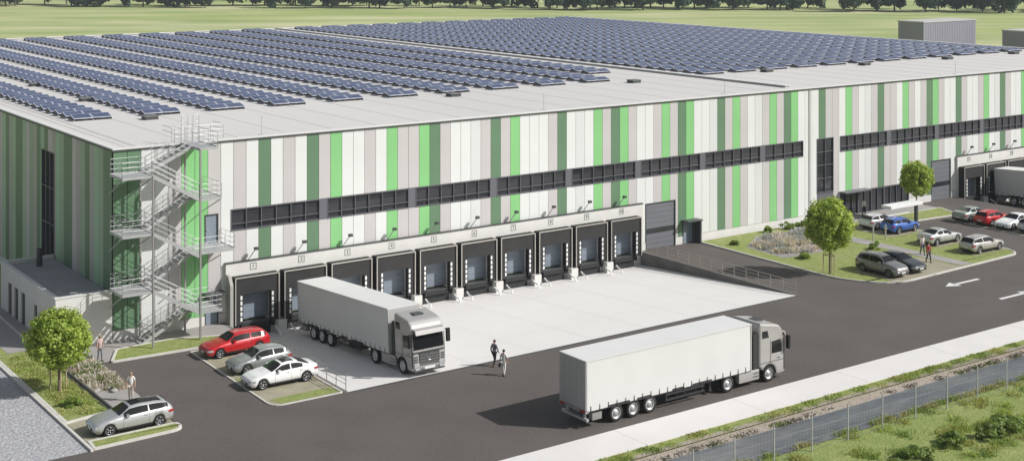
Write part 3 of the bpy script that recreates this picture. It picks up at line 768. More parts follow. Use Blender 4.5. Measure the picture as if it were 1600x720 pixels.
    for sg in (1,-1):
        for xx in (g0+.25, mid, min(r1+.15, xr-.25)):
            r = ring(xx)
            for k in range(2,5): 
                p, q = r[k], r[k+1]; sm.tube((p[0]-L/2, sg*(p[1]+.001), p[2]), (q[0]-L/2, sg*(q[1]+.001), q[2]), .006, 4)
        A['sill%d' % sg] = MB().box(xf+.42-L/2, xr-.42-L/2, sg*.905-.015, sg*.905+.015, .25, .33).mesh('sill', M['under'])
    A['seams'] = sm.mesh('door_seams', M['under'])
    A['pano'] = None
    q = MB(); n = 6; x0, x1 = r0+.12, r1-.15
    for i in range(n):
        xa, xb = x0+(x1-x0)*i/n, x0+(x1-x0)*(i+1)/n; a_, b_ = ring(xa), ring(xb)
        for sg in (1,-1):
            for (k0,k1) in ((7,8),(8,9)): q.poly([(a_[k0][0]-L/2,sg*a_[k0][1]*.92,a_[k0][2]+.012),(b_[k0][0]-L/2,sg*b_[k0][1]*.92,b_[k0][2]+.012),(b_[k1][0]-L/2,sg*b_[k1][1]*.92,b_[k1][2]+.012),(a_[k1][0]-L/2,sg*a_[k1][1]*.92,a_[k1][2]+.012)])
    A['pano'] = q.mesh('glass_roof', M['carglass'], True)
    A['geo'] = (L, xf, xr, up)
    CARM[kind] = A; return A
def car(kind, pm, s, t, z, rz, label, pano=False, cat='car', group=None):
    A = car_meshes(kind); L, xf, xr, up = A['geo']
    r = empty('parked_car', (s,t,z), rz); tag(r, label, cat, group)
    me = A['body'].copy(); me.materials[0] = pm; link('body', me, r)
    for m_ in A['side_window']: link('side_window', m_, r)
    link('windscreen', A['windscreen'], r); link('rear_window', A['rear_window'], r)
    for k, nm in (('headlight','headlight'),('tail_light','tail_light'),('plate','number_plate')):
        for m_ in A[k]: link(nm, m_, r)
    link('grille', A['grille'], r); link('bumper_trim', A['bumper_trim'], r); link('door_handle', A['handle'], r); link('door_seams', A['seams'], r); link('sill', A['sill1'], r); link('sill', A['sill-1'], r)
    for m_ in A['mirror']:
        mm = m_.copy(); mm.materials[0] = pm; link('mirror', mm, r)
    if pano: link('glass_roof', A['pano'], r)
    for x in (xf, xr):
        for sg in (1,-1): add_wheel(CW, r, (x-L/2, sg*.80, .33))
    return r
P_ = dict(silver=paint('silver_paint',(.52,.53,.53),.3,.5), red=paint('red_paint',(.50,.012,.018),.3,.2), white=paint('white_car_paint',(.78,.78,.78),.25,0), greysilver=paint('grey_silver',(.34,.36,.35),.3,.5),
          blue=paint('blue_paint',(.03,.11,.42),.3,.3), dark=paint('dark_paint',(.05,.052,.055),.3,.4), mid=paint('mid_grey_paint',(.25,.245,.24),.35,.5), wine=paint('champagne_paint',(.46,.44,.42),.3,.4), green=paint('grey_green_paint',(.30,.34,.31),.35,.4))
car('estate', P_['silver'], -5.05,-17.45,.02, 0, 'silver estate car with black glass roof parked alone in the front left bay', True)
car('estate', P_['red'], 5.95,-7.35,.03, math.radians(2), 'bright red car parked nearest the escape stair left of the lorry')
car('hatch', P_['greysilver'], 5.75,-11.7,.03, 0, 'grey silver car parked between the red car and the white saloon')
car('saloon', P_['white'], 5.6,-15.1,.03, math.radians(-1), 'glossy white saloon with dark roof parked in front of the lorry wheels', True)
car('suv', P_['mid'], 60.1,-18.6,.11, PI/2, 'matt grey car on the kerb corner right of the big round tree')
car('saloon', P_['dark'], 62.6,-18.4,.11, PI/2, 'dark grey saloon beside the grey car on the kerb corner')
car('hatch', P_['silver'], 74.9,-6.05,.11, PI, 'pale car mostly hidden behind the blue car')
car('hatch', P_['blue'], 75.1,-8.5,.11, PI, 'bright blue car parked near the entrance lawn')
car('saloon', P_['silver'], 74.1,-13.9,.11, PI, 'silver saloon parked next behind two walkers by the grass strip')
car('estate', P_['wine'], 74.5,-18.2,.11, PI, 'champagne grey estate car at the rounded end of the right parking strip')
car('saloon', P_['green'], 86.0,-8.9,.03, PI, 'grey green saloon leftmost in the far parking row')
car('hatch', P_['red'], 85.9,-11.3,.03, PI, 'red car in the far parking row near the far docks')
car('saloon', P_['white'], 86.2,-13.7,.03, 0, 'white saloon next to the red car in the far parking row')
car('hatch', P_['silver'], 86.2,-16.1,.03, PI, 'silver white hatchback cut off by the right picture edge')

# ---------------------------------------------------------------- lorries
def build_lorry():
    r = empty('articulated_lorry')
    hw = 1.24
    # cab shell, front at x=0, towards +x is the rear
    arch = [(1.45+.60*math.cos(a), .50+.60*math.sin(a)) for a in [PI-PI*k/8 for k in range(9)]]
    prof = [(.06,.34),(.0,.55),(.0,1.25),(.05,1.62),(.15,2.55),(.21,2.95),(.32,3.28),(.56,3.52),(.95,3.62),(1.9,3.78),(2.28,3.86),(2.34,3.6),(2.34,1.05),(2.12,.9)] + [(x,z) for x,z in arch[::-1] if z > .5] + [(.82,.34)]
    b = MB(); b.prism(prof, -hw, hw, 0, ax=1)
    cabo = b.build('cab', M['tsilver'], r, bevel=.13)
    # dark floor inside arch and under cab
    MB().box(.7,2.3,-.8,.8,.45,1.0).build('engine_housing', M['under'], r)
    def front(z):   # x of the shell front at height z
        return interp([(.34,.06),(.55,0),(1.25,0),(1.62,.05),(2.55,.15),(2.95,.21)], z) if z > 0 else 0
    q = MB(); zs = [1.72,2.0,2.3,2.6,2.72]
    for a, c in zip(zs, zs[1:]):
        q.poly([(front(a)-.02,-1.12,a),(front(a)-.02,1.12,a),(front(c)-.02,1.12,c),(front(c)-.02,-1.12,c)])
    q.poly([(front(1.72)-.02,-1.12,1.72),(front(2.72)-.02,-1.12,2.72),(front(2.72)+.05,-1.17,2.72),(front(1.72)+.05,-1.17,1.72)]); q.poly([(front(1.72)-.02,1.12,1.72),(front(2.72)-.02,1.12,2.72),(front(2.72)+.05,1.17,2.72),(front(1.72)+.05,1.17,1.72)])
    q.build('windscreen', M['carglass'], r)
    b = MB(); b.prism([(-.22,2.70),(-.14,2.98),(.2,3.06),(.2,2.96),(-.06,2.9),(-.12,2.70)], -1.1, 1.1, ax=1); b.build('sun_visor', M['tsilver'], r)
    MB().box(1.15,1.75,-.35,.35,3.66,3.78).build('roof_hatch', M['trimdark'], r)
    for sg in (1,-1):
        y = sg*(hw+.006)
        MB().poly([(.30,y,1.78),(1.25,y,1.78),(1.25,y,2.55),(.42,y,2.62)]).build('side_window', M['carglass'], r)
        MB().poly([(1.5,y,2.85),(2.12,y,2.85),(2.12,y,3.3),(1.62,y,3.3)]).build('side_window', M['carglass'], r)
        b = MB(); b.tube((.12,sg*1.25,2.75),(-.05,sg*1.45,2.75),.03,6); b.box(-.14,.04,sg*1.45-.13,sg*1.45+.13,1.95,2.8); b.build('mirror', M['under'], r, bevel=.02)
        b = MB(); b.box(.08,.16,sg*1.247-.004,sg*1.247+.004,.6,2.6); b.box(1.33,1.36,sg*1.247-.004,sg*1.247+.004,1.2,2.65); b.box(.5,.72,sg*1.25-.012,sg*1.25+.012,1.40,1.45); b.box(.2,2.3,sg*1.247-.004,sg*1.247+.004,1.26,1.29); b.build('door_lines', M['chassis'], r)
        # arch lining
        b = MB()
        for k in range(8): b.poly([(arch[k][0],sg*1.1,arch[k][1]),(arch[k+1][0],sg*1.1,arch[k+1][1]),(arch[k+1][0],sg*1.255,arch[k+1][1]),(arch[k][0],sg*1.255,arch[k][1])])
        b.build('wheel_arch', M['under'], r)
        MB().box(-.022,.05,sg*.95-.2,sg*.95+.2,.62,.86).build('headlight', M['lamp'], r)
        b = MB(); b.box(2.35,4.15,sg*1.05-.18,sg*1.05+.18,.34,.98); b.build('side_skirt', M['tsilver'], r, bevel=.04)
    b = MB()
    for k in range(4): b.box(-.04,.02,-.74,.74,.76+k*.18,.76+k*.18+.10)
    b.build('grille', M['chrome'], r)
    MB().box(-.02,.02,-.78,.78,.72,1.5).build('grille_surround', M['trimdark'], r)
    b = MB(); b.box(-.03,.03,-1.18,1.18,1.52,1.60); b.build('windscreen_cowl', M['trimdark'], r)
    for sg in (1,-1):
        MB().box(-.035,.03,sg*.93-.16,sg*.93+.16,.42,.54).build('fog_light', M['lamp'], r)
        b = MB()
        for k in range(3): b.box(-.03,.02,sg*1.02-.13,sg*1.02+.13,.95+k*.15,1.02+k*.15)
        b.build('air_slats', M['trimdark'], r)
        b = MB(); b.tube((-.02,sg*.3,1.75),(-.10,sg*.75,2.0),.012,4); b.build('wiper', M['under'], r)
        b = MB(); b.box(.9,1.0,sg*1.252-.01,sg*1.252+.01,.38,.5); b.box(2.4,2.9,sg*1.24-.012,sg*1.24+.012,.55,.6); b.box(2.4,2.9,sg*1.24-.012,sg*1.24+.012,.75,.8); b.build('step', M['trimdark'], r)
    b = MB(); b.box(-.03,.04,-1.15,1.15,.3,.38); b.box(-.03,.02,-.4,.4,.44,.58,1); b.build('bumper', [M['trimdark'], M['white']], r)
    # round three spoke emblem
    b = MB(); n = 20
    for k in range(n):
        a, c = 2*PI*k/n, 2*PI*(k+1)/n; b.tube((-.055,.2*math.cos(a),1.2+.2*math.sin(a)),(-.055,.2*math.cos(c),1.2+.2*math.sin(c)),.022,5)
    for k in range(3):
        a = PI/2+k*2*PI/3; b.tube((-.055,0,1.2),(-.055,.2*math.cos(a),1.2+.2*math.sin(a)),.028,5,r2=.012)
    b.build('emblem', M['chrome'], r)
    # tractor chassis
    b = MB(); b.box(2.2,5.9,-.45,-.3,.75,1.0); b.box(2.2,5.9,.3,.45,.75,1.0); b.box(2.42,2.8,-1.15,1.15,1.0,3.2); b.box(4.2,5.6,-.6,.6,1.0,1.18); b.tube((5.0,-1.0,.51),(5.0,1.0,.51),.12,8); b.tube((1.45,-1.0,.51),(1.45,1.0,.51),.1,8); b.build('chassis', M['chassis'], r)
    b = MB()
    for sg in (1,-1):
        for k in range(6):
            a0, a1 = PI*.12+PI*.76*k/6, PI*.12+PI*.76*(k+1)/6
            b.poly([(5.1+.6*math.cos(a0),sg*.75,.51+.58*math.sin(a0)),(5.1+.6*math.cos(a1),sg*.75,.51+.58*math.sin(a1)),(5.1+.6*math.cos(a1),sg*1.22,.51+.58*math.sin(a1)),(5.1+.6*math.cos(a0),sg*1.22,.51+.58*math.sin(a0))])
    b.build('mudguard', M['chassis'], r)
    for x, in ((1.45,),(5.1,)):
        for sg in (1,-1): add_wheel(TW, r, (x, sg*1.06, .51))
    # trailer
    X0, X1 = 3.1, 16.5; ZB, ZT = 1.12, 3.95
    N_ = 40
    for sg in (1,-1):
        b = MB()
        # gently rippled curtain
        prev = None
        for i in range(N_+1):
            x = X0+.08+(X1-X0-.16)*i/N_; dy = .004*math.sin(i*.9)+.004*math.sin(i*.35)
            cur = [(x, sg*(1.235+dy*.3), ZT-.06),(x, sg*(1.25+dy), (ZB+ZT)/2),(x, sg*(1.24+dy*1.6), ZB-.1)]
            if prev:
                for k in range(2): b.poly([prev[k],cur[k],cur[k+1],prev[k+1]])
            prev = cur
        b.build('curtain', M['curtain'], r, smooth=True)
    b = MB(); b.box(X0,X1,-1.22,1.22,ZB,ZT-.02); b.build('load_box', M['curtain'], r)
    b = MB(); b.box(X0-.02,X1+.01,-1.27,1.27,ZT-.04,ZT+.02); b.build('trailer_roof', M['curtainroof'], r)
    b = MB(); b.box(X0-.03,X0+.06,-1.265,1.265,ZB-.1,ZT-.04); b.build('front_wall', mat('front_wall_grey',(.42,.41,.40),.6), r)
    for sg in (1,-1):
        d = MB().box(X1-.05,X1+.02,min(sg*.02,sg*1.24),max(sg*.02,sg*1.24),ZB,ZT-.06).build('rear_door', mat('rear_door_grey',(.36,.36,.36),.5), r)
        b = MB(); b.tube((X1+.04,sg*.35,ZB-.05),(X1+.04,sg*.35,ZT-.1),.02,6); b.tube((X1+.04,sg*.85,ZB-.05),(X1+.04,sg*.85,ZT-.1),.02,6); b.build('lock_rod', M['galv'], d)
    b = MB(); b.box(X0,X1,-1.24,-1.16,ZB-.16,ZB-.0); b.box(X0,X1,1.16,1.24,ZB-.16,ZB); b.box(X0+1.5,X1-.2,-.5,-.36,.72,ZB); b.box(X0+1.5,X1-.2,.36,.5,.72,ZB)
    for x in range(5,16): b.box(x,x+.08,-1.16,1.16,ZB-.14,ZB-.01)
    b.build('trailer_chassis', M['chassis'], r)
    sb = MB().box(-.012,.012,-.01,.01,-.26,.12); sb.box(-.02,.02,-.016,.016,-.14,-.07); sme = sb.mesh('curtain_strap', M['chassis'])
    for sg in (1,-1):
        for k in range(20): link('curtain_strap', sme, r, (X0+.5+k*.66, sg*1.268, ZB+.08))
    for sg in (1,-1):
        b = MB(); b.box(7.1,10.3,sg*1.18-.02,sg*1.18+.02,.45,.57); b.box(7.1,10.3,sg*1.18-.02,sg*1.18+.02,.78,.9); 
        for x in (7.2,8.7,10.2): b.box(x,x+.07,sg*1.15-.02,sg*1.15+.02,.45,1.0)
        b.build('side_guard', M['chassis'], r)
        b = MB(); b.box(6.2,6.35,sg*.75-.08,sg*.75+.08,.28,1.0); b.box(6.12,6.43,sg*.75-.14,sg*.75+.14,.24,.28); b.build('landing_leg', M['chassis'], r)
    MB().box(7.4,9.3,-.9,.9,.45,.95).build('pallet_box', M['chassis'], r)
    for x in (11.55,12.86,14.17):
        for sg in (1,-1): add_wheel(TW, r, (x, sg*1.06, .51))
        MB().tube((x,-1,.51),(x,1,.51),.09,8).build('axle', M['chassis'], r)
    b = MB(); b.box(X1-.25,X1-.08,-1.2,1.2,.42,.58,0); b.box(X1-.2,X1+.03,-1.25,1.25,.92,1.1,1); b.box(X1-.3,X1-.2,-.9,-.75,.55,.95,0); b.box(X1-.3,X1-.2,.75,.9,.55,.95,0); b.build('underrun_bar', [M['galv'], M['galvd']], r)
    for sg in (1,-1): MB().box(X1+.03,X1+.05,sg*.95-.22,sg*.95+.22,.95,1.07).build('tail_light', M['tail'], r)
    for sg in (1,-1): MB().box(X1-1.2,X1-.5,sg*1.05-.17,sg*1.05+.17,.45,.85).build('storage_box', M['galvd'], r)
    return r
l1 = build_lorry(); l2 = copy_tree(l1); l3 = copy_tree(l1)
l1.location = (14.3,-19.35,0.0); l1.rotation_euler = (0, math.atan(DEP/19.3), PI/2)
tag(l1, 'silver lorry with pale tarpaulin trailer backing onto the second dock on the apron', 'lorry', )
l2.location = (32.75,-31.98,0); l2.rotation_euler = (0,0,PI); tag(l2, 'silver lorry with long pale trailer driving right along the pale pavement', 'lorry')
l3.location = (101.8,-17.9,-.1); l3.rotation_euler = (0, math.atan(DEP/19.3), PI/2); tag(l3, 'lorry with grey trailer standing at the far docks by the right picture edge', 'lorry')

# ---------------------------------------------------------------- people
def skin_mesh(name, pts, edges, radii, m, sub=1):
    me = bpy.data.meshes.new(name); me.from_pydata(pts, edges, []); o = bpy.data.objects.new(name, me); COL.objects.link(o)
    o.modifiers.new('skin','SKIN'); 
    if not me.skin_vertices: me.skin_vertices.new()
    for i, r in enumerate(radii):
        sv = me.skin_vertices[0].data[i]; rr = r if isinstance(r, tuple) else (r, r); sv.radius = rr; sv.use_root = (i == 0)
    sb = o.modifiers.new('sub','SUBSURF'); sb.levels = sub; sb.render_levels = sub
    dg = bpy.context.evaluated_depsgraph_get(); out = bpy.data.meshes.new_from_object(o.evaluated_get(dg)); bpy.data.objects.remove(o); bpy.data.meshes.remove(me)
    out.name = name; out.materials.clear(); out.materials.append(m); out.polygons.foreach_set('use_smooth',[True]*len(out.polygons)); return out
def cm(name, c): return mat(name, c, .85)
PC = dict(black=cm('cloth_black',(.03,.03,.035)), grey=cm('cloth_grey',(.2,.2,.22)), white=cm('cloth_white',(.68,.67,.65)), red=cm('cloth_red',(.28,.03,.03)), jean=cm('cloth_jean',(.07,.09,.14)), beige=cm('cloth_beige',(.45,.40,.34)), hair=cm('hair_dark',(.03,.022,.018)), hairb=cm('hair_fair',(.30,.22,.12)), shoe=cm('shoe',(.03,.03,.03)), pink=cm('cloth_pale_pink',(.55,.42,.40)))
def person(s, t, z, face, shirt, trou, hair, label, step=.2, short=False, bag=False, hgt=1.75, shorts=False):
    # local: faces +y ; face = heading angle
    k = hgt/1.75; sc = lambda p: (p[0]*k, p[1]*k, p[2]*k); st_ = step
    J = dict(pel=(0,0,.95), wa=(0,.0,1.1), ch=(0,.01,1.30), nb=(0,.0,1.47), nk=(0,.01,1.54), hd=(0,.03,1.63), tp=(0,.02,1.71),
      hl=(-.09,0,.90), hr=(.09,0,.90), kl=(-.10,st_*.55+.03,.50), kr=(.10,-st_*.25+.02,.50), al=(-.10,st_,.09), ar=(.10,-st_*1.1,.12), tl=(-.11,st_+.17,.035), tr=(.11,-st_*1.1+.15,.04),
      sl=(-.17,0,1.42), sr=(.17,0,1.42), el=(-.235,-st_*.35,1.14), er=(.235,st_*.25,1.14), wl=(-.25,-st_*.35+.10,.90), wr=(.25,st_*.55+.06,.92), pl=(-.25,-st_*.35+.13,.83), pr=(.25,st_*.6+.09,.85))
    order = list(J); ix = {n:i for i,n in enumerate(order)}
    E = [('pel','wa'),('wa','ch'),('ch','nb'),('nb','nk'),('nk','hd'),('hd','tp'),('pel','hl'),('pel','hr'),('hl','kl'),('hr','kr'),('kl','al'),('kr','ar'),('al','tl'),('ar','tr'),('nb','sl'),('nb','sr'),('sl','el'),('sr','er'),('el','wl'),('er','wr'),('wl','pl'),('wr','pr')]
    Rd = dict(pel=(.13,.10), wa=(.115,.085), ch=(.14,.10), nb=(.09,.07), nk=(.05,.05), hd=(.078,.095), tp=(.06,.07), hl=.085, hr=.085, kl=.055, kr=.055, al=.038, ar=.038, tl=.035, tr=.035, sl=.052, sr=.052, el=.04, er=.04, wl=.027, wr=.027, pl=.032, pr=.032)
    r = empty('person', (s,t,z), face); tag(r, label, 'person')
    body = skin_mesh('body', [sc(J[n]) for n in order], [(ix[a],ix[c]) for a,c in E], [Rd[n] if isinstance(Rd[n],tuple) else (Rd[n],Rd[n]) for n in order], M['skin'])
    # fingers, nose and ears joined to the body mesh
    bm = bmesh.new(); bm.from_mesh(body)
    ex = MB()
    for sg, hn in ((-1,'pl'),(1,'pr')):
        h = Vector(sc(J[hn]))
        for q in range(4):
            o_ = Vector((0,(q-1.5)*.018,-.02)); L_ = (.055,.065,.06,.045)[q]
            a = h+o_; m1 = a+Vector((0,.005,-L_*.6)); e_ = m1+Vector((-sg*.012,.004,-L_*.5)); ex.tube(a,m1,.009,5); ex.tube(m1,e_,.008,5,r2=.006)
        a = h+Vector((-sg*.005,.03,.02)); ex.tube(a,a+Vector((-sg*.01,.035,-.035)),.010,5,r2=.007)
    hd = Vector(sc(J['hd'])); ex.tube(hd+Vector((0,.07,.01)),hd+Vector((0,.115,-.02)),.012,5,r2=.016)
    for sg in (-1,1): ex.tube(hd+Vector((sg*.075,.0,.005)),hd+Vector((sg*.09,-.005,.005)),.022,6,r2=.018)
    tm = ex.mesh('x', M['skin']); bm.from_mesh(tm); bm.to_mesh(body); bm.free(); link('body', body, r)
    ey = MB()
    for sg in (-1,1): ey.tube(hd+Vector((sg*.032,.078,.02)),hd+Vector((sg*.032,.094,.02)),.010,6)
    ey.build('eyes', M['under'], r)
    def cloth(name, names, edges, extra, m):
        ii = {n:i for i,n in enumerate(names)}
        link(name, skin_mesh(name, [sc(J[n]) for n in names], [(ii[a],ii[c]) for a,c in edges], [tuple(v+extra for v in (Rd[n] if isinstance(Rd[n],tuple) else (Rd[n],Rd[n]))) for n in names], m), r)
    if short:
        J['ml'] = tuple(Vector(J['sl']).lerp(Vector(J['el']), .8)); J['mr'] = tuple(Vector(J['sr']).lerp(Vector(J['er']), .8)); Rd['ml'] = Rd['mr'] = .046
        cloth('shirt', ['ch','wa','pel','nb','sl','sr','ml','mr'], [('ch','wa'),('wa','pel'),('ch','nb'),('nb','sl'),('nb','sr'),('sl','ml'),('sr','mr')], .016, shirt)
    else:
        cloth('jacket', ['ch','wa','pel','nb','sl','sr','el','er','wl','wr'], [('ch','wa'),('wa','pel'),('ch','nb'),('nb','sl'),('nb','sr'),('sl','el'),('sr','er'),('el','wl'),('er','wr')], .018, shirt)
    if shorts:
        J['ql'] = tuple(Vector(J['hl']).lerp(Vector(J['kl']), .75)); J['qr'] = tuple(Vector(J['hr']).lerp(Vector(J['kr']), .75)); Rd['ql'] = Rd['qr'] = .07
        cloth('shorts', ['pel','hl','hr','ql','qr'], [('pel','hl'),('pel','hr'),('hl','ql'),('hr','qr')], .018, trou)
    else:
        cloth('trousers', ['pel','hl','hr','kl','kr','al','ar'], [('pel','hl'),('pel','hr'),('hl','kl'),('hr','kr'),('kl','al'),('kr','ar')], .018, trou)
    for n, a in (('tl','al'),('tr','ar')):
        p = Vector(sc(J[a])); q = Vector(sc(J[n])); MB().tube(p+Vector((0,-.05,-.05)), q, .05, 8, r2=.036).build('shoe', PC['shoe'], r, smooth=True)
    hb = MB(); c = hd+Vector((0,-.015,.035)); nn = 10
    hb.lathe([(.098,-.03),(.102,.01),(.09,.05),(.055,.08),(.001,.09)], c, nn, ax='z'); hb.build('hair', hair, r, smooth=True)
    if bag:
        b = empty('bag',(0,0,0)); bpy.data.objects.remove(b)
        MB().box(-.33,-.26,-.12*k,.18*k,.55*k,.80*k).build('shoulder_bag', PC['black'], r, bevel=.02)
    return r
FL = math.atan2  # heading helper: rz so that +y points along (dx,dy)
def face(dx, dy): return math.atan2(-dx, dy)
person(18.75,-20.3,.0, face(1,.3), PC['grey'], PC['black'], PC['hair'], 'man in dark clothes walking on the apron edge left of the woman in white', .2)
person(18.1,-22.3,.0, face(.9,.5), PC['white'], PC['white'], PC['hair'], 'person in white with dark hair and a grey bag walking on the asphalt', .15, bag=True, short=True, hgt=1.7)
person(-2.3,-4.0,.02, face(.3,-1), PC['pink'], PC['grey'], PC['hairb'], 'person in pale top standing at the corner of the warehouse plinth', .08, short=True)
person(-3.4,-13.0,.02, face(-.5,-1), PC['white'], PC['beige'], PC['hairb'], 'person in white standing right behind the front silver estate car', .08, short=True)
person(78.6,-1.1,.02, face(-.2,-1), PC['white'], PC['black'], PC['hair'], 'person in black and white standing before the glazed entrance', .1)
person(68.6,-16.2,.11, face(-.4,-1), PC['white'], PC['jean'], PC['hairb'], 'walker in white top on the footpath beside the silver saloon', .18, short=True)
person(66.6,-18.4,.11, face(-.2,-1), PC['red'], PC['black'], PC['hair'], 'walker in dark red jacket at the end of the footpath', .18)

# ---------------------------------------------------------------- railings, posts, fence
def guard(name, label, p, q, posts, h=1.05, rails=4, m=None, zf=lambda u: 0):
    p = Vector(p); q = Vector(q); r = empty(name, p); tag(r, label, 'railing'); d = q-p; m = m or M['galvd']
    for k in range(posts+1):
        a = d*k/posts; MB().tube(a, a+Vector((0,0,h)), .028, 6).build('post', m, r)
    b = MB()
    for k in range(rails):
        z = Vector((0,0,h-k*h*.27)); b.tube(z, d+z, .018 if k else .025, 5)
    b.build('rail', m, r)
    return r
MR = mat('railing_paint', (.36,.32,.29), .5, .2)
guard('guard_railing', 'brown grey metal railing on the retaining wall along the dark access ramp', (49.02,-1.0,.0), (49.02,-19.1,0), 13, m=MR)
guard('guard_railing', 'thin steel railing behind the red and white parked cars', (8.18,-10.2,.0), (8.18,-19.2,0), 7, rails=3, m=M['galvd'])
bol = None
for (s,t) in ((69.6,-9.8),(71.0,-10.1)):
    if bol is None:
        bol = empty('bollard_light', (s,t,.1)); MB().tube((0,0,0),(0,0,1.25),.07,8).build('post', M['trimlight'], bol); MB().tube((0,0,1.25),(0,0,1.4),.08,8).build('lamp_head', M['galv'], bol); o = bol
    else: o = copy_tree(bol); o.location = (s,t,.1)
    tag(o, 'slim pale bollard light beside the footpath near the blue car', 'bollard', 'bollard lights by the footpath')
# white canopy on a dark post by the small lawn
cn = empty('bicycle_canopy', (80.0,-6.6,.0)); tag(cn, 'white slab canopy on a dark post before the small entrance lawn', 'canopy')
MB().box(-.14,.14,-.14,.14,0,1.95).build('post', M['trimdark'], cn); MB().box(-4.6,.3,-.6,.6,1.95,2.25).build('roof_slab', M['white'], cn, bevel=.02)
# panel fence along the ditch
fe = empty('mesh_fence', (0,-43.0,-.03)); tag(fe, 'thin galvanised mesh fence with slim posts along the water ditch', 'fence')
pm = MB().box(-.03,.03,-.03,.03,0,2.05).mesh('post', M['galv'])
for k in range(26): link('post', pm, fe, (3.6+2.98*k, 0, 0))
b = MB()
for k in range(int(26*2.98/.25)):
    x = 3.6+k*.25; b.box(x-.0024,x+.0024,-.0024,.0024,.08,1.88)
for z in (.1,.7,1.3,1.85): b.box(3.6,81,-.004,.004,z-.004,z+.004)
b.build('mesh_panel', M['galv'], fe)

# ---------------------------------------------------------------- vegetation
def leaves(n, rx, rz, size, seed, clumps=26, shell=.55, cr=(.22,.38), filler=0):
    r = random.Random(seed); b = MB(); cl = []
    if filler:
        for k in range(clumps):
            zz = 1-2*(k+.5)/clumps; a = k*2.39996+r.uniform(-.3,.3); q = math.sqrt(1-zz*zz)
            cl.append((Vector((q*math.cos(a),q*math.sin(a),zz))*r.uniform(.66,.88), r.uniform(*cr)))
    for _ in range(0 if filler else clumps):
        while True:
            p = Vector((r.uniform(-1,1),r.uniform(-1,1),r.uniform(-1,1)))
            if .3 < p.length < 1: break
        p = p.normalized()*r.uniform(shell,.84); cl.append((p, r.uniform(*cr)))
    for i in range(n):
        c, cr_ = cl[r.randrange(len(cl))]
        if r.random() < filler: c, cr_ = Vector((0,0,0)), r.uniform(.5,.9)
        d = Vector((r.gauss(0,1),r.gauss(0,1),r.gauss(0,1))); d.normalize(); p = c + d*cr_*r.uniform(.55,1.05)
        if p.length > 1.12: p *= 1.12/p.length
        pos = Vector((p.x*rx, p.y*rx, p.z*rz)); nrm = (d+Vector((r.uniform(-.8,.8),r.uniform(-.8,.8),r.uniform(-.3,1.1)))).normalized()
        a = nrm.orthogonal().normalized(); a = Matrix.Rotation(r.uniform(0,2*PI),3,nrm) @ a; c2 = nrm.cross(a); s_ = size*r.uniform(.6,1.35)
        b.poly([pos-a*s_*.5, pos-c2*s_*.3+a*.1*s_, pos+a*s_*.6, pos+c2*s_*.3], 0 if r.random() < .62 else 1)
    return b
def trunk(b, h, r0, r1, branches, rx, seed):
    r = random.Random(seed); b.tube((0,0,0),(0,0,h*.5),r0,8,r2=(r0+r1)/2); b.tube((0,0,h*.5),(.03,.02,h),(r0+r1)/2,8,r2=r1*.5)
    for k in range(branches):
        a = r.uniform(0,2*PI); z = h*r.uniform(.45,.85); L = rx*r.uniform(.4,.8); b.tube((0,0,z),(L*math.cos(a),L*math.sin(a),z+L*r.uniform(.4,.9)),r1,5,r2=.01)
    return b
def leafmesh(b, name, mats):
    me = bpy.data.meshes.new(name); me.from_pydata(b.v, [], b.f)
    for m in mats: me.materials.append(m)
    me.polygons.foreach_set('material_index', b.m); return me
def young_tree(s, t, z0, zt, zb, rx, label, seed):
    r = empty('round_tree', (s,t,z0)); tag(r, label, 'tree')
    rz = (zt-zb)/2; b = leaves(13000, rx*.97, rz*.97, .22, seed, clumps=95, shell=.45, cr=(.17,.27), filler=.25)
    link('crown', leafmesh(b, 'crown', [M['leaf1'], M['leaf2']]), r, (0,0,(zt+zb)/2))
    trunk(MB(), zt*.8, .09, .04, 9, rx, seed).build('trunk', M['bark'], r)
    return r
def stakes(s, t, z0, label):
    r = empty('tree_stakes', (s,t,z0)); tag(r, label, 'tree stakes'); 
    pts = [(.55*math.cos(a), .55*math.sin(a)) for a in (.4, .4+2*PI/3, .4+4*PI/3)]
    for x,y in pts: MB().tube((x,y,0),(x,y,1.75),.045,6).build('stake', M['stake'], r)
    b = MB()
    for i in range(3): b.tube((*pts[i],1.6),(*pts[(i+1)%3],1.6),.03,5)
    b.build('cross_bar', M['stake'], r)
young_tree(-6.5,-8.8,.09,5.3,1.3,2.15,'bright green round tree with stakes on the left lawn in front of the annex',11)
stakes(-6.5,-8.8,.09,'three timber stakes around the trunk of the left lawn tree')
young_tree(56.3,-16.2,.09,6.6,1.75,2.3,'bright green round tree at the kerb corner before the right planting bed',12)
stakes(56.3,-16.2,.09,'timber stakes around the trunk of the tree at the kerb corner')
young_tree(81.6,-5.4,.09,5.95,2.3,1.85,'bright green round tree on the small lawn before the far roller gate',13)

def clump(s, t, z, rx, rz, n, size, seed, mats, name, label, cat):
    b = leaves(n, rx, rz, size, seed, clumps=12, shell=.3); me = leafmesh(b, name, mats)
    o = link(name, me, None, (s,t,z+rz*.6)); tag(o, label, cat); return o
clump(-6.6,-12.0,.08,.75,.38,700,.16,31,[M['leaf2'],M['leaf3']],'shrub','low green shrub on the left lawn beside the silver estate car','shrub')
for i,(s,t,rx,rz,lab) in enumerate(((28.3,-47.0,1.2,.55,'dark bushy shrub beyond the mesh fence at the bottom picture edge'),(31.6,-47.0,1.0,.6,'rounded green shrub beyond the mesh fence, middle of the meadow clumps'),
        (34.2,-47.6,.9,.6,'small dark shrub beyond the mesh fence between two larger clumps'),(36.2,-47.2,1.2,.6,'wide green shrub beyond the mesh fence near the right picture edge'),(25.6,-47.8,1.1,.5,'low shrub at the bottom edge left of the dark bushy shrub'))):
    clump(s,t,-.03,rx,rz,1700,.17,40+i,[M['leaf3'],M['leaf2']],'shrub',lab,'shrub')
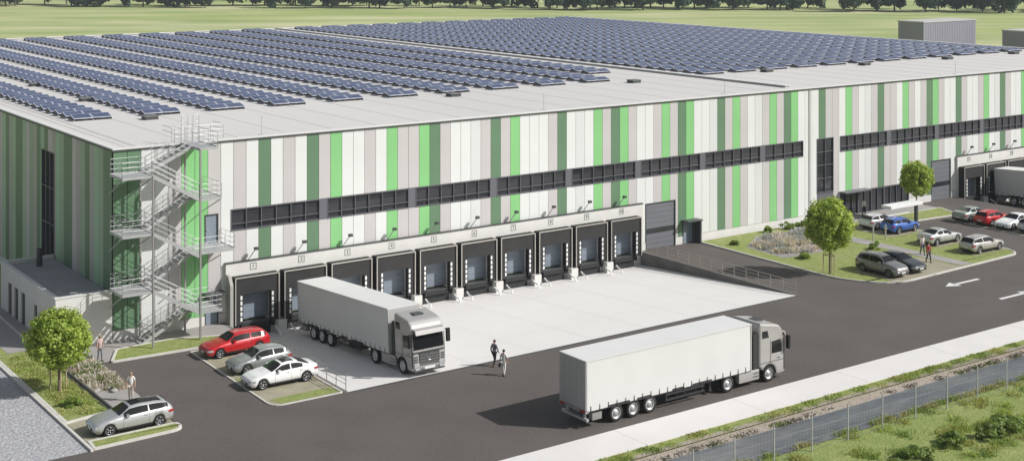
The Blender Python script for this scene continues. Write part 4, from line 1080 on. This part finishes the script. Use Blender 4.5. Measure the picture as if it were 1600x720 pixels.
for i,(s,t,rx,rz,lab) in enumerate(((58.9,-10.9,.8,.45,'low green shrub at the front of the right lavender bed'),(66.8,-1.4,.9,.6,'green shrub against the pale plinth by the bright green stripe'),(64.2,-1.4,.7,.5,'small green shrub against the pale plinth left of its neighbour'),(69.0,-1.3,.8,.45,'reddish green low shrub against the plinth near the building corner'),(66.9,-12.2,.7,.5,'low shrub beside the right footpath near the grey cars'),(57.6,-3.5,.5,.35,'tiny shrub on the lawn near the dark side door'))):
    clump(s,t,.09,rx,rz,900,.15,60+i,[M['leaf2'],M['leaf3']],'shrub',lab,'shrub')
# planting beds (uncountable perennials)
def bed(name, poly, n, hmin, hmax, mats, seed, label, z0=.03, w=.05):
    r = random.Random(seed); b = MB(); xs = [p[0] for p in poly]; ys = [p[1] for p in poly]
    def inside(x,y):
        c = False; k = len(poly)
        for i in range(k):
            (x1,y1),(x2,y2) = poly[i],poly[(i+1)%k]
            if (y1 > y) != (y2 > y) and x < (x2-x1)*(y-y1)/(y2-y1)+x1: c = not c
        return c
    cl = [(r.uniform(min(xs),max(xs)),r.uniform(min(ys),max(ys)),r.randrange(len(mats))) for _ in range(max(8,n//90))]
    made = 0; tries = 0
    while made < n and tries < n*30:
        tries += 1; cx_,cy_,mi = cl[r.randrange(len(cl))]; x = r.gauss(cx_,.3); y = r.gauss(cy_,.3)
        if not inside(x,y): continue
        made += 1; h = r.uniform(hmin,hmax); a = r.uniform(0,2*PI); dx, dy = math.cos(a)*w, math.sin(a)*w; lx, ly = r.uniform(-.9,.9)*h, r.uniform(-.9,.9)*h
        b.poly([(x-dx,y-dy,z0),(x+dx,y+dy,z0),(x+lx+dx*.6,y+ly+dy*.6,z0+h),(x+lx-dx*.6,y+ly-dy*.6,z0+h)], mi)
    o = link(name, leafmesh(b, name, mats)); tag(o, label, 'plants', kind='stuff'); return o
bed('perennial_bed', [(-4.9,-9.6),(-4.9,-4.0),(-3.6,-2.6),(-2.7,-3.4),(-2.75,-10.6),(-3.6,-10.6)], 5200, .10,.36, [M['dry'],mat('dry_pale',(.60,.57,.53),.9,trans=.3),M['leaf3'],mat('dry_pink',(.46,.38,.36),.9,trans=.3)], 5, 'tangled pale dry perennials and grasses in the bed beside the left yard', .03, .035)
bed('lavender_bed', [(57.8,-9.5),(62,-9.8),(66.4,-7.0),(68,-3.0),(62,-2.4),(58.4,-5.0)], 6500, .12,.42, [M['lav'],mat('pale_bloom',(.62,.56,.55),.9,trans=.3),M['dry'],M['lav']], 6, 'pale and bluish perennials in the bed before the striped wall', .09, .05)
sheet('bed_soil', [[(57.4,-9.9),(62,-10.2),(66.5,-7.2),(68.2,-2.6),(62,-2.0),(57.9,-4.8)]], .094, mat('mulch',(.34,.32,.31),.95,n1=(3,.4)))
sheet('bed_soil', [[(-4.95,-9.8),(-4.95,-3.8),(-3.6,-2.2),(-2.5,-3.0),(-2.7,-10.8),(-3.6,-10.8)]], .026, mat('mulch_pale',(.36,.31,.26),.95,n1=(3,.4)))
bed('meadow_grass', [(8,-49.5),(62,-49.5),(62,-42.6),(8,-42.6)], 16000, .08,.26, [mat('blade_green',(.26,.34,.085),.8,trans=.4),mat('blade_olive',(.30,.32,.11),.8,trans=.4),mat('blade_dark',(.18,.26,.06),.8,trans=.4)], 8, 'rough green meadow grass beyond the mesh fence', -.03, .03)
bed('verge_grass', [(8,-38.35),(75,-38.35),(75,-37.3),(8,-37.3)], 9000, .03,.12, [mat('vblade_green',(.28,.36,.09),.8,trans=.3),mat('vblade_dry',(.42,.42,.18),.8,trans=.3),mat('vblade_dark',(.18,.25,.06),.8,trans=.3)], 9, 'short green verge grass between the pavement and the ditch', .05, .03)
bed('lawn_grass', [(-7.8,-14.6),(-5.2,-14.2),(-5.2,0),(-7.8,0)], 6000, .04,.13, [mat('lblade',(.30,.36,.09),.8,trans=.3),mat('lblade_dry',(.38,.39,.15),.8,trans=.3)], 10, 'short lawn grass around the left tree', .09, .03)
# stones in the left bed
r_ = random.Random(3)
for k in range(9):
    x, y = r_.uniform(-4.7,-3.0), r_.uniform(-11.0,-4.0); bm = bmesh.new(); bmesh.ops.create_icosphere(bm, subdivisions=2, radius=.22)
    for v in bm.verts: v.co = Vector((v.co.x*r_.uniform(.8,1.3), v.co.y*r_.uniform(.8,1.2), v.co.z*.6))
    me = bpy.data.meshes.new('stone'); bm.to_mesh(me); bm.free(); me.materials.append(M['stone']); o = link('stone', me, None, (x,y,.1)); tag(o, 'pale rounded stone lying among the dry perennials of the left bed', 'stone', 'stones in the left bed')

# far tree line
r_ = random.Random(21); FT = []
for k in range(4):
    b = leaves(2200, 1, 1, .24, 80+k, clumps=24, shell=.3, cr=(.3,.45)); FT.append(leafmesh(b, 'crown', [M['fartree'], M['fartree']]))
tk = MB().tube((0,0,0),(0,0,1),.035,6,r2=.02); 
for a in (.5,2.4,4.2): tk.tube((0,0,.45),(.3*math.cos(a),.3*math.sin(a),.95),.018,5,r2=.008)
tk = tk.mesh('trunk', M['bark'])
X = -290
while X < 300:
    f = (X+260)/520; Y = 640-70*f + r_.uniform(-14,22)
    s, t = W(X, Y); h = r_.uniform(12,19); rx = h*r_.uniform(.36,.5)
    e = empty('far_tree', (s,t,-.03), r_.uniform(0,6)); tag(e, 'dark green deciduous tree in the tree line across the far field', 'tree', 'trees in the far tree line')
    c = link('crown', FT[r_.randrange(4)], e, (0,0,h*.50)); c.scale = (rx,rx,h*.46); tt = link('trunk', tk, e); tt.scale = (h*.62,h*.62,h*.62)
    X += rx*r_.uniform(.45,1.35)
# woodland further back: one mass
b = MB(); base = leaves(500, 1, 1, .3, 99, clumps=14, shell=.3)
for k in range(150):
    X = -330+r_.uniform(0,680); Y = r_.uniform(690,780); s, t = W(X,Y); h = r_.uniform(9,15); rx = h*.5; i = len(b.v); a = r_.uniform(0,6); ca, sa = math.cos(a), math.sin(a)
    b.v += [(s+(v[0]*ca-v[1]*sa)*rx, t+(v[0]*sa+v[1]*ca)*rx, h*.5+v[2]*h*.5) for v in base.v]; b.f += [tuple(i+q for q in f) for f in base.f]; b.m += [0]*len(base.f)
o = link('far_woodland', leafmesh(b, 'far_woodland', [M['fartree']])); tag(o, 'dark distant woodland behind the tree line', 'woodland', kind='stuff')

hz = bpy.data.materials.new('haze'); hz.use_nodes = True; N = hz.node_tree.nodes; N.remove(N['Principled BSDF'])
pv = N.new('ShaderNodeVolumePrincipled'); pv.inputs['Color'].default_value = (.80,.87,.92,1); pv.inputs['Density'].default_value = .00016
hz.node_tree.links.new(pv.outputs[0], N['Material Output'].inputs['Volume'])
tag(MB().box(-700,1100,-300,1300,-1.5,30).build('haze', hz), kind='stuff')

bed('bank_stones', [(8,-39.15),(80,-39.15),(80,-38.3),(8,-38.3)], 4500, .02,.08, [M['pebble'], mat('bank_pale',(.42,.38,.33),.9), mat('bank_dark',(.27,.24,.19),.9), mat('bank_weed',(.20,.24,.08),.9)], 14, 'stony weedy bank on the road side of the water ditch', -.12, .07)
bed('ditch_weeds', [(8,-42.5),(80,-42.5),(80,-41.7),(8,-41.7)], 7000, .08,.3, [mat('weed_green',(.22,.30,.07),.8,trans=.3), mat('weed_dry',(.34,.33,.15),.8,trans=.3)], 15, 'weeds on the meadow side edge of the water ditch', -.15, .03)
